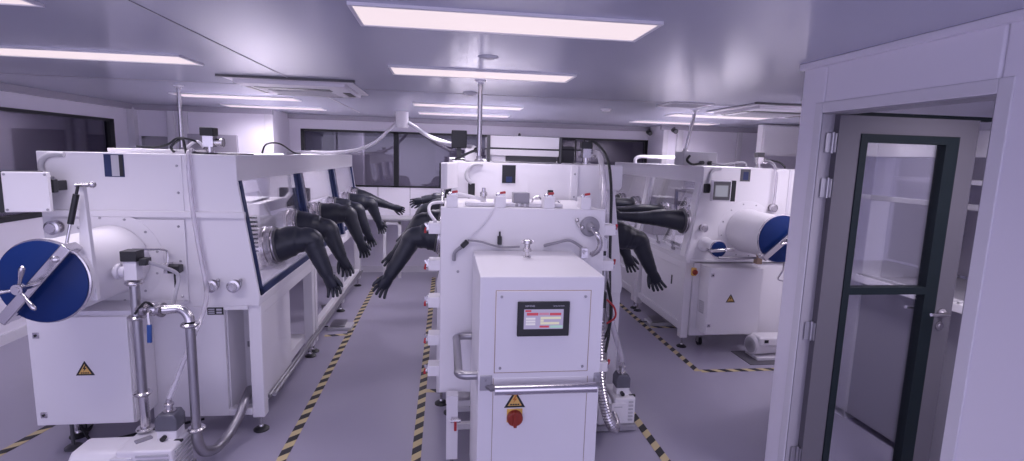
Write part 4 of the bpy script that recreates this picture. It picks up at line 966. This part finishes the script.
for a in ((0.240, 0.2425, 0.10, 0.875), (0.7125, 0.715, 0.10, 0.875)): bx(a[0], a[1], CY0-0.001, CY0+0.001, a[2], a[3]).build('panel_gap', 'copper', cc)
# touch screen
tx0, tx1, tz0, tz1 = 0.349, 0.604, 1.090, 1.262
ts = part(bx(tx0, tx1, CY0-0.018, CY0-0.003, tz0, tz1).build('touch_screen', 'black', cc, bevel=0.004), 'touch screen in a black bezel')
sx0, sx1, sz0, sz1 = 0.380, 0.573, 1.128, 1.226; yy = CY0-0.0185
m = MB(); m.box(sx0, sx1, yy, yy+0.001, sz0, sz1, 0)
def ui(a, b, c, d, mi): m.box(sx0+(sx1-sx0)*a, sx0+(sx1-sx0)*b, yy-0.0004, yy+0.0003, sz1-(sz1-sz0)*d, sz1-(sz1-sz0)*c, mi)
ui(0.03, 0.18, 0.03, 0.13, 1); ui(0.07, 0.36, 0.17, 0.31, 1); ui(0.38, 0.63, 0.17, 0.29, 2); ui(0.65, 0.94, 0.18, 0.31, 1)
for i in range(3): ui(0.05, 0.29, 0.42+i*0.14, 0.52+i*0.14, 3)
ui(0.42, 0.94, 0.38, 0.50, 4); ui(0.42, 0.50, 0.52, 0.63, 4); ui(0.42, 0.90, 0.65, 0.77, 4); ui(0.40, 0.64, 0.83, 0.93, 1); ui(0.67, 0.99, 0.82, 0.95, 5)
part(m.build('display', ['screen', 'screenr', 'screenp', 'screenw', 'screeny', 'screeng'], ts), 'lit display with red and white buttons')
def text(body, x, z, y, size, mt, parent, name='lettering'):
    cu = bpy.data.curves.new(name, 'FONT'); cu.body = body; cu.size = size; cu.extrude = 0.0003
    cu.materials.append(M[mt]); o = bpy.data.objects.new(name, cu); COL.objects.link(o)
    me = bpy.data.meshes.new_from_object(o); bpy.data.objects.remove(o)
    o = bpy.data.objects.new(name, me); COL.objects.link(o)
    o.rotation_euler = (PI/2, 0, 0); o.parent = parent; o.location = V((x, y, z)) - wloc(parent)
    return o
text('SIEMENS', 0.384, 1.238, CY0-0.0183, 0.0125, 'ink', ts)
text('SIMATIC HMI', 0.522, 1.239, CY0-0.0183, 0.0095, 'ink', ts)
# rail
m = MB(); m.cyl((0.243, CY0-0.05, 0.838), (0.745, CY0-0.05, 0.838), 0.026, n=24)
rl = part(m.build('push_rail', 'steel', cc), 'polished steel rail')
for x0, x1 in ((0.176, 0.235), (0.745, 0.778)):
    p = bx(x0, x1, CY0-0.008, CY0, 0.815, 0.892).build('rail_bracket', 'steeld', cc, bevel=0.003)
    for z in (0.838, 0.87): bolt(p, ((x0+x1)/2, CY0-0.008, z), r=0.007)
for p, q in (((0.222, CY0-0.008, 0.838), (0.243, CY0-0.05, 0.838)), ((0.757, CY0-0.008, 0.838), (0.745, CY0-0.05, 0.838))):
    m = MB(); m.bar(p, q, 0.04, 0.012); m.build('rail_end', 'steeld', rl)
# U handle on the left side
m = MB(); m.sweep(smooth([(CX0, 2.47, 0.863), (0.105, 2.47, 0.863), (0.075, 2.50, 0.863), (0.075, 2.56, 0.863), (0.075, 2.95, 0.863), (0.075, 3.01, 0.863), (0.105, 3.04, 0.863), (CX0, 3.04, 0.863)], 5), 0.022, 14)
part(m.build('side_handle', 'steeld', cc), 'U-shaped steel side handle')
warning(cc, 0.298, 0.722, 0.105, CY0-0.003, True)
sp2 = part(bx(0.312, 0.390, CY0-0.008, CY0-0.003, 0.645, 0.716).build('switch_plate', 'yellow', cc, bevel=0.003), 'yellow switch plate')
m = MB(); m.lathe((0.351, CY0-0.008, 0.672), (0, -1, 0), [(0, 0.040), (0.018, 0.039), (0.024, 0.034)], 30); m.bar((0.351, CY0-0.032, 0.632), (0.351, CY0-0.032, 0.712), 0.016, 0.018, up=(0, -1, 0))
part(m.build('rotary_switch', 'redsw', sp2, bevel=0.002), 'red rotary main switch')
m = MB(); m.lathe((0.465, 2.88, CZ1), (0, 0, 1), [(0, 0.022), (0.006, 0.022), (0.01, 0.012), (0.03, 0.012), (0.034, 0.024), (0.052, 0.024), (0.056, 0.016), (0.075, 0.016), (0.08, 0.026), (0.10, 0.026), (0.105, 0.015)], 18); m.cyl((0.43, 2.88, CZ1+0.09), (0.50, 2.88, CZ1+0.09), 0.008, n=10)
m.build('vent_valve', 'steel', cc)
bx(CX0+0.03, CX1-0.03, CY0+0.03, CY1-0.03, 0.0, 0.06).build('plinth', 'dgrey', cc)

# right-hand pump by the middle machine
pump(1.10, 1.38, 3.39, 3.66, 0.235, 'white vacuum pump with grey filter on the floor right of the control cabinet', (1.30, 3.50, 0.088), motor=0.42)
tag(corrugated([(1.01, 3.20, 0.90), (1.012, 3.16, 0.70), (1.018, 3.13, 0.52), (1.045, 3.11, 0.37), (1.085, 3.11, 0.25), (1.13, 3.14, 0.175), (1.17, 3.22, 0.15), (1.19, 3.34, 0.15)], 0.034, 'flexible_hose', mt='steel', pitch=0.02, amp=0.08, n=16), 'ribbed steel hose looping beside the control cabinet to the right-hand pump', 'hose')
t = thing('service_pipe', 'upright steel pipe with red cable behind the right side of the control cabinet', 'pipe', (1.06, 3.3, 0.3))
MB().cyl((1.075, 3.35, 0.45), (1.075, 3.35, 1.25), 0.022, n=14).build('pipe', 'steeld', t)
MB().tube([(1.10, 3.34, 1.0), (1.15, 3.32, 0.95), (1.16, 3.32, 0.88), (1.11, 3.34, 0.83)], 0.007, 8).build('cable', 'red', t)
cable([(1.10, 3.4, 1.15), (1.16, 3.42, 0.95), (1.15, 3.40, 0.78), (1.10, 3.36, 0.70), (1.06, 3.3, 0.60)], 0.012, 'black', 'black cable bundle hanging behind the right side of the control cabinet')

# ===== right glovebox
YR = 4.97
XO, XI = 2.57, 3.70
TR, nvR = glovebox('glovebox', 'right white glovebox with inflated black gloves and two round blue doors', YR, 2.8, [(XO, -1)], inner=XI, mods=2, legs=(0.06, 1.35, 1.47, 2.74), gaskets='white2')
for i, (dy, tip) in enumerate(((0.18, 1.60), (0.76, 1.66), (1.67, 1.76), (2.25, 1.84))):
    r, n = ring_of(XO, -1, YR+dy)
    glove(TR, r, V((-1, 0, 0.02)), (2.02, YR+dy-0.02, 1.36), (tip, YR+dy-0.04, 1.385), straight=True, side=1 if i % 2 else -1)
yf = YR
bx(2.50, 3.70, yf-0.02, yf, 0.93, 0.96).build('ledge', 'white', TR, bevel=0.003)
AX2, AZ2, AR2 = 3.08, 1.265, 0.215
fl = MB().lathe((AX2, yf, AZ2), (0, -1, 0), [(0, AR2+0.085), (0.003, AR2+0.085), (0.004, AR2+0.08)], 56).build('flange_ring', 'white', TR)
for i in range(12):
    q = 2*PI*i/12+0.2; bolt(fl, (AX2+math.cos(q)*(AR2+0.057), yf-0.004, AZ2+math.sin(q)*(AR2+0.057)))
ant2 = antechamber(TR, AX2, AZ2, 4.40, yf-0.01, AR2, 0)
clamp(ant2, AX2, AZ2, 4.385, AR2+0.012, math.radians(42))
SX, SZ = 2.645, 1.112
s_ = antechamber(TR, SX, SZ, 4.70, yf-0.002, 0.072, 0)
clamp(s_, SX, SZ, 4.685, 0.088, math.radians(4), wheel=False, wdt=0.03)
# control screen facing the aisle
sc3 = MB(); a0 = V((2.585, 4.80, 1.572)); dv = V((0.20, -0.02, 0)).normalized(); nn = V((dv.y, -dv.x, 0))
scr3 = part(slab(a0, 0.19, 0.205, 0, 0.05).build('control_screen', 'white2', TR, bevel=0.006), 'control screen on a bracket')
part(slab(a0 + dv*0.191, 0.045, 0.205, 0.004, 0.05).build('screen_side', 'black', scr3, bevel=0.004), 'dark side of the screen')
part(slab(a0 + dv*0.012 + up*0.012 + nn*0.003, 0.166, 0.18, 0, 0.004).build('screen_bezel', 'dgrey', scr3), 'dark bezel')
part(slab(a0 + dv*0.03 + up*0.045 + nn*0.005, 0.125, 0.11, 0, 0.003).build('display', 'screendim', scr3), 'dim display')
bx(2.545, 2.595, 4.86, 4.90, 1.645, 1.735).build('screen_mount', 'black', TR, bevel=0.004)
bx(2.60, 2.64, 4.85, yf, 1.66, 1.72).build('screen_mount', 'black', TR)
part(MB().sweep(smooth([(2.745, yf-0.012, 1.885), (2.68, yf-0.012, 1.88), (2.64, yf-0.013, 1.84), (2.635, yf-0.015, 1.79), (2.62, yf-0.03, 1.735)], 6), 0.016, 10).build('cable_tube', 'lgrey', TR), 'grey cable tube')
sw = bx(2.966, 3.073, yf-0.004, yf+0.002, 1.765, 1.888).build('sight_window', 'dgrey', TR)
bx(2.995, 3.05, yf-0.006, yf-0.003, 1.78, 1.862).build('inner_light', 'gasket', sw)
flange_port(TR, (2.60, yf, 1.285), (0, -1, 0), 0.034, 0.06); flange_port(TR, (3.335, yf, 1.50), (0, -1, 0), 0.036, 0.06)
bx(3.50, 3.53, yf-0.006, yf, 0.96, 1.9).build('cover_strip', 'white2', TR)
bx(2.55, 3.62, yf+0.0, yf+0.03, 0.14, 0.93).build('stand_panel', 'white', TR, bevel=0.003)
cab = bx(2.615, 3.19, 4.785, yf, 0.215, 0.905).build('electrical_cabinet', 'white', TR, bevel=0.004)
bx(2.62, 3.185, 4.77, 4.785, 0.22, 0.90).build('door', 'white', cab, bevel=0.004)
lock(cab, 2.65, 0.835, 4.77); lock(cab, 2.65, 0.315, 4.77); warning(cab, 2.81, 0.555, 0.10, 4.77)
v = MB()
for i in range(6): v.box(2.612, 2.615, 4.83, 4.93, 0.42+i*0.022, 0.43+i*0.022)
v.build('vent_slots', 'grey', cab)
o = part(bx(2.52, 2.56, 4.93, 4.97, 0.79, 0.87).build('switch_plate', 'yellow', TR, bevel=0.003), 'yellow switch plate')
MB().lathe((2.54, 4.93, 0.83), (0, -1, 0), [(0, 0.028), (0.015, 0.027), (0.02, 0.02)], 20).build('rotary_switch', 'redsw', o)
for k_, (ya, yb) in enumerate(((0.13, 1.28), (1.55, 2.68))):
    o = bx(2.505, 2.52, yf+ya, yf+yb, 0.16, ZB-0.08).build('side_panel', 'white', TR, bevel=0.003)
    bx(2.495, 2.506, yf+0.26+ya, yf+0.275+ya, 0.60, 0.70).build('slot_handle', 'dgrey', o)
for dy in (0.32, 0.72, 1.75, 2.2):
    m = MB(); x = XO-AB; m.box(x-0.012, x+0.005, yf+dy-0.03, yf+dy+0.03, 1.0, 1.03); m.bar((x-0.01, yf+dy, 1.02), (x-0.03, yf+dy, 1.10), 0.014, 0.014, up=(0, 1, 0)); m.cyl((x-0.012, yf+dy-0.02, 1.02), (x-0.012, yf+dy+0.02, 1.02), 0.012, n=10)
    m.build('toggle_latch', 'steeld', TR)
bx(2.46, 2.52, yf+1.36, yf+2.7, 0.42, 0.48).build('crossbar', 'white', TR, bevel=0.003)
MB().sweep([(2.60, 4.60, 1.045), (3.10, 4.60, 1.045), (3.40, 4.58, 1.045)], 0.012, 8).build('gas_line', 'steeld', TR)
m = MB(); m.box(2.98, 3.03, 4.57, 4.63, 0.99, 1.05); m.cyl((3.0, 4.6, 1.05), (2.985, 4.6, 1.10), 0.010, n=8); m.build('line_valve', 'copper', TR)
MB().tube([(3.28, 4.60, 1.02), (3.29, 4.62, 0.92), (3.29, 4.68, 0.82), (3.40, 4.75, 0.78)], 0.008, 8).build('gas_line', 'steel', TR)
caster(TR, 2.72, 5.06, 0.14)
# things on top of the right glovebox
t = thing('junction_box', 'grey junction box with cable glands on top of the right glovebox', 'box', (2.68, 5.35, ZT))
bx(2.505, 2.88, 5.30, 5.52, ZT+0.008, 2.052).build('body', 'lgrey', t, bevel=0.004)
for x in (2.70, 2.79): MB().cyl((x, 5.30, 1.94), (x, 5.26, 1.94), 0.022, n=14).build('gland', 'black', t)
cable([(2.56, 5.28, 2.01), (2.52, 5.25, 1.96), (2.58, 5.24, 1.92), (2.68, 5.25, 1.935)], 0.013, 'black', 'black cable bending along the front of the grey junction box')
cable([(2.79, 5.24, 1.94), (2.88, 5.18, 1.925), (2.98, 5.12, 1.95), (3.08, 5.10, 1.955), (3.1, 5.1, 1.915)], 0.010, 'lgrey', 'pale cable running from the grey junction box across the right glovebox roof')
m = MB(); m.tube([(2.42, 6.5, 1.91), (2.42, 6.5, 1.96), (2.47, 6.5, 1.99), (2.6, 6.5, 1.995), (3.3, 6.5, 1.995), (3.4, 6.5, 1.98), (3.42, 6.5, 1.91)], 0.022, 12)
tag(m.build('roof_pipe', 'pvc'), 'white pipe bent over the roof of the right glovebox', 'pipe')
valve_block('vacuum_valve', 'steel valve with a dark cap on the right glovebox roof', 3.25, 5.12, 1.905, cap='dgrey', s=0.9)
m = MB(); m.tube([(3.30, 5.10, 1.975), (3.33, 5.02, 1.96), (3.335, 4.94, 1.88), (3.335, 4.925, 1.72), (3.335, 4.93, 1.54)], 0.014, 12)
tag(m.build('clear_hose', 'hose'), 'clear hose hanging down the right glovebox end from its roof valve', 'hose')
cable([(3.32, 5.1, 1.99), (3.42, 5.05, 1.97), (3.47, 5.02, 1.93), (3.48, 5.02, 1.908)], 0.008, 'black', 'short black cable at the right end of the right glovebox roof')
# instruments in the right glovebox
t = thing('evaporator_frame', 'metal apparatus frame inside the right glovebox near window', 'apparatus', (3.1, 5.7, ZB+0.03))
m = MB()
for x in (2.80, 3.30):
    for y in (5.45, 6.05): m.bar((x, y, ZB+0.03), (x, y, 1.62), 0.03, 0.03)
for y in (5.45, 6.05): m.bar((2.80, y, 1.60), (3.30, y, 1.60), 0.03, 0.03)
for x in (2.80, 3.30): m.bar((x, 5.45, 1.60), (x, 6.05, 1.60), 0.03, 0.03); m.bar((x, 5.45, 1.30), (x, 6.05, 1.30), 0.025, 0.03)
m.build('frame', 'steel', t)
bx(2.82, 3.28, 5.50, 6.0, 1.27, 1.29).build('deck', 'steeld', t)
MB().lathe((3.02, 5.75, 1.29), (0, 0, 1), [(0, 0.12), (0.02, 0.12), (0.025, 0.08), (0.16, 0.08), (0.17, 0.05), (0.20, 0.05)], 20).build('chuck', 'steel', t)
part(bx(3.0, 3.2, 5.20, 5.28, 1.20, 1.62).build('controller', 'bluep', t, bevel=0.005), 'blue controller')
for i, (x, y, z) in enumerate(((2.78, 5.55, 1.44), (2.80, 5.92, 1.45), (3.22, 5.55, 1.42))):
    MB().cyl((x-0.05, y, z), (x+0.07, y, z), 0.03, n=14).build('motor', 'dgrey', t)
t = thing('bench_instrument', 'metal instrument with a round gauge inside the right glovebox far window', 'apparatus', (3.0, 7.0, ZB+0.03))
bx(2.80, 3.3, 6.7, 7.4, ZB+0.032, 1.25).build('body', 'steeld', t, bevel=0.01)
m = MB(); m.cyl((2.78, 6.8, 1.25), (2.78, 6.8, 1.52), 0.016, n=10); m.build('post', 'steel', t)
MB().cyl((2.74, 6.8, 1.52), (2.79, 6.8, 1.52), 0.06, n=20).build('gauge', 'white', t)
bx(2.9, 3.2, 6.9, 7.2, 1.25, 1.45).build('upper_box', 'lgrey', t, bevel=0.01)

# motor on a mat
t = thing('floor_mat', 'dark square mat under the white motor', 'mat', (3.25, 4.66, 0))
bx(2.97, 3.55, 4.50, 4.86, 0.0, 0.008).build('pad', 'mat', t, bevel=0.002)
t = thing('vacuum_pump', 'white motor-driven pump on a dark mat beside the right electrical cabinet', 'pump', (3.2, 4.68, 0.008))
MB().lathe((3.07, 4.69, 0.135), (0.9, 0.12, 0), [(0, 0.085), (0.012, 0.098), (0.03, 0.10), (0.26, 0.10), (0.28, 0.09)], 28).build('motor', 'white', t)
g = MB()
for r in (0.03, 0.05, 0.07): g.lathe((3.069, 4.69, 0.135), (-0.9, -0.12, 0), [(0, r+0.006), (0.004, r+0.006), (0.005, r)], 24)
g.build('fan_grille', 'lgrey', t)
bx(3.10, 3.46, 4.585, 4.762, 0.15, 0.245).build('terminal_box', 'white', t, bevel=0.02)
bx(3.15, 3.19, 4.579, 4.585, 0.19, 0.22).build('switch', 'black', t)
bx(3.09, 3.38, 4.58, 4.80, 0.008, 0.04).build('base', 'white2', t, bevel=0.006)
# floor pedals
for (x, y, lab) in ((-1.14, 5.78, 'flat steel foot pedal on the floor by the left glovebox'), (2.56, 5.80, 'flat steel foot pedal on the floor by the right glovebox')):
    t = thing('foot_pedal', lab, 'pedal', (x, y, 0))
    bx(x-0.13, x+0.13, y-0.10, y+0.10, 0.0, 0.035).build('base', 'lgrey', t, bevel=0.006)
    m = MB(); m.bar((x-0.02, y-0.09, 0.05), (x-0.02, y+0.09, 0.065), 0.16, 0.012); m.build('treadle', 'steeld', t, bevel=0.004)
    MB().tube([(x-0.13, y, 0.02), (x-0.2, y+0.03, 0.012), (x-0.26 if x < 0 else x-0.16, y+0.12, 0.012)], 0.006, 6).build('cable', 'black', t)

# ------------------------------------------------------------------ side room: fume hood
t = thing('fume_hood', 'white fume hood with sash and shelf in the side room behind the glazed door', 'fume hood', (3.5, 2.2, 0))
HXF = 3.10
m = MB(); m.box(HXF, HXF+0.16, 3.45, 3.62, 0.0, 2.18); m.build('side_post', 'white', t, bevel=0.006)
bx(HXF, HXF+0.16, 0.9, 1.06, 0.0, 2.18).build('side_post', 'white', t, bevel=0.006)
bx(HXF, HXF+0.10, 1.06, 3.45, 2.02, 2.18).build('header', 'white', t, bevel=0.006)
bx(HXF+0.80, HXF+0.84, 1.06, 3.45, 1.15, 2.18).build('back_panel', 'board', t)
bx(HXF+0.16, HXF+0.84, 3.45, 3.50, 1.1, 2.18).build('side_panel', 'lgrey', t)
bx(HXF+0.02, HXF+0.80, 1.06, 3.45, 1.09, 1.13).build('work_surface', 'grey', t)
m = MB(); m.prism([(HXF-0.06, 1.10), (HXF+0.03, 1.13), (HXF+0.03, 1.16), (HXF-0.05, 1.15)], 1.06, 3.45, 'y'); ed = m.build('front_airfoil', 'white', t, bevel=0.004)
g = MB()
for i in range(56): g.box(HXF-0.045, HXF+0.02, 3.42-i*0.04, 3.432-i*0.04, 1.153, 1.163)
g.build('air_slots', 'lgrey', ed)
bx(HXF-0.01, HXF+0.02, 1.06, 3.45, 1.71, 1.745).build('sash_rail', 'lgrey', t, bevel=0.003)
bx(HXF+0.0, HXF+0.008, 1.06, 3.45, 1.745, 2.02).build('sash_pane', 'pane', t)
il = part(bx(HXF+0.30, HXF+0.38, 1.2, 3.3, 2.135, 2.16).build('hood_fill', 'panel', t), 'added fill lamp inside the hood')  # unseen fill lamp, added to lift the hood interior
ld = bpy.data.lights.new('hood_fill', 'AREA'); ld.shape = 'RECTANGLE'; ld.size = 0.07; ld.size_y = 2.0; ld.energy = 2.6; ld.color = LAMP_COL
lo = bpy.data.objects.new('lamp', ld); COL.objects.link(lo); lo.parent = il; lo.location = (0, 0, -0.003)
bx(HXF+0.50, HXF+0.80, 1.06, 3.45, 1.845, 1.875).build('shelf', 'white', t)
bx(HXF+0.02, HXF+0.80, 1.06, 3.55, 0.05, 1.09).build('base_cabinet', 'grey', t, bevel=0.004)
bx(HXF+0.785, HXF+0.80, 2.75, 3.2, 1.28, 1.64).build('back_plate', 'white2', t, bevel=0.03)
o = bx(HXF-0.006, HXF, 3.545, 3.585, 1.54, 1.63).build('switch_panel', 'dgrey', t, bevel=0.002)
for z in (1.36, 1.285): part(bx(HXF-0.006, HXF, 3.54, 3.60, z-0.028, z+0.028).build('socket', 'board', t, bevel=0.003), 'violet grey socket')
MB().lathe((HXF, 3.57, 1.215), (-1, 0, 0), [(0, 0.016), (0.01, 0.014)], 16).build('button', 'board', t)
# unseen lamp added to brighten the side room
t = thing('ceiling_light', 'added unseen light panel in the side room beyond the glazed door', 'light', (2.6, 1.6, CEIL-0.03))
bx(2.45, 2.75, 1.0, 2.2, CEIL-0.01, CEIL+0.001).build('diffuser', 'panel', t)
ld = bpy.data.lights.new('panel_lamp', 'AREA'); ld.shape = 'RECTANGLE'; ld.size = 0.28; ld.size_y = 1.18; ld.energy = 21; ld.color = LAMP_COL; ld.spread = math.radians(140)
lo = bpy.data.objects.new('lamp', ld); COL.objects.link(lo); lo.parent = t; lo.location = (0, 0, 0.016)

def added_room_lamp(label, x, y, sx, sy, e):  # unseen lamps added to brighten the corridors behind the windows
    t = thing('ceiling_light', label, 'light', (x, y, CEIL-0.03))
    bx(x-sx/2, x+sx/2, y-sy/2, y+sy/2, CEIL-0.01, CEIL+0.001).build('diffuser', 'panel', t)
    ld = bpy.data.lights.new('panel_lamp', 'AREA'); ld.shape = 'RECTANGLE'; ld.size = sx*0.95; ld.size_y = sy*0.95; ld.energy = e; ld.color = LAMP_COL; ld.spread = math.radians(150)
    lo = bpy.data.objects.new('lamp', ld); COL.objects.link(lo); lo.parent = t; lo.location = (0, 0, 0.016)
added_room_lamp('added unseen corridor light behind the left window', -5.3, 5.0, 0.3, 1.2, 6)
added_room_lamp('added unseen corridor light behind the far window, left half', -0.8, 9.6, 1.2, 0.3, 22)
added_room_lamp('added unseen corridor light behind the far window, right half', 2.2, 9.6, 1.2, 0.3, 22)
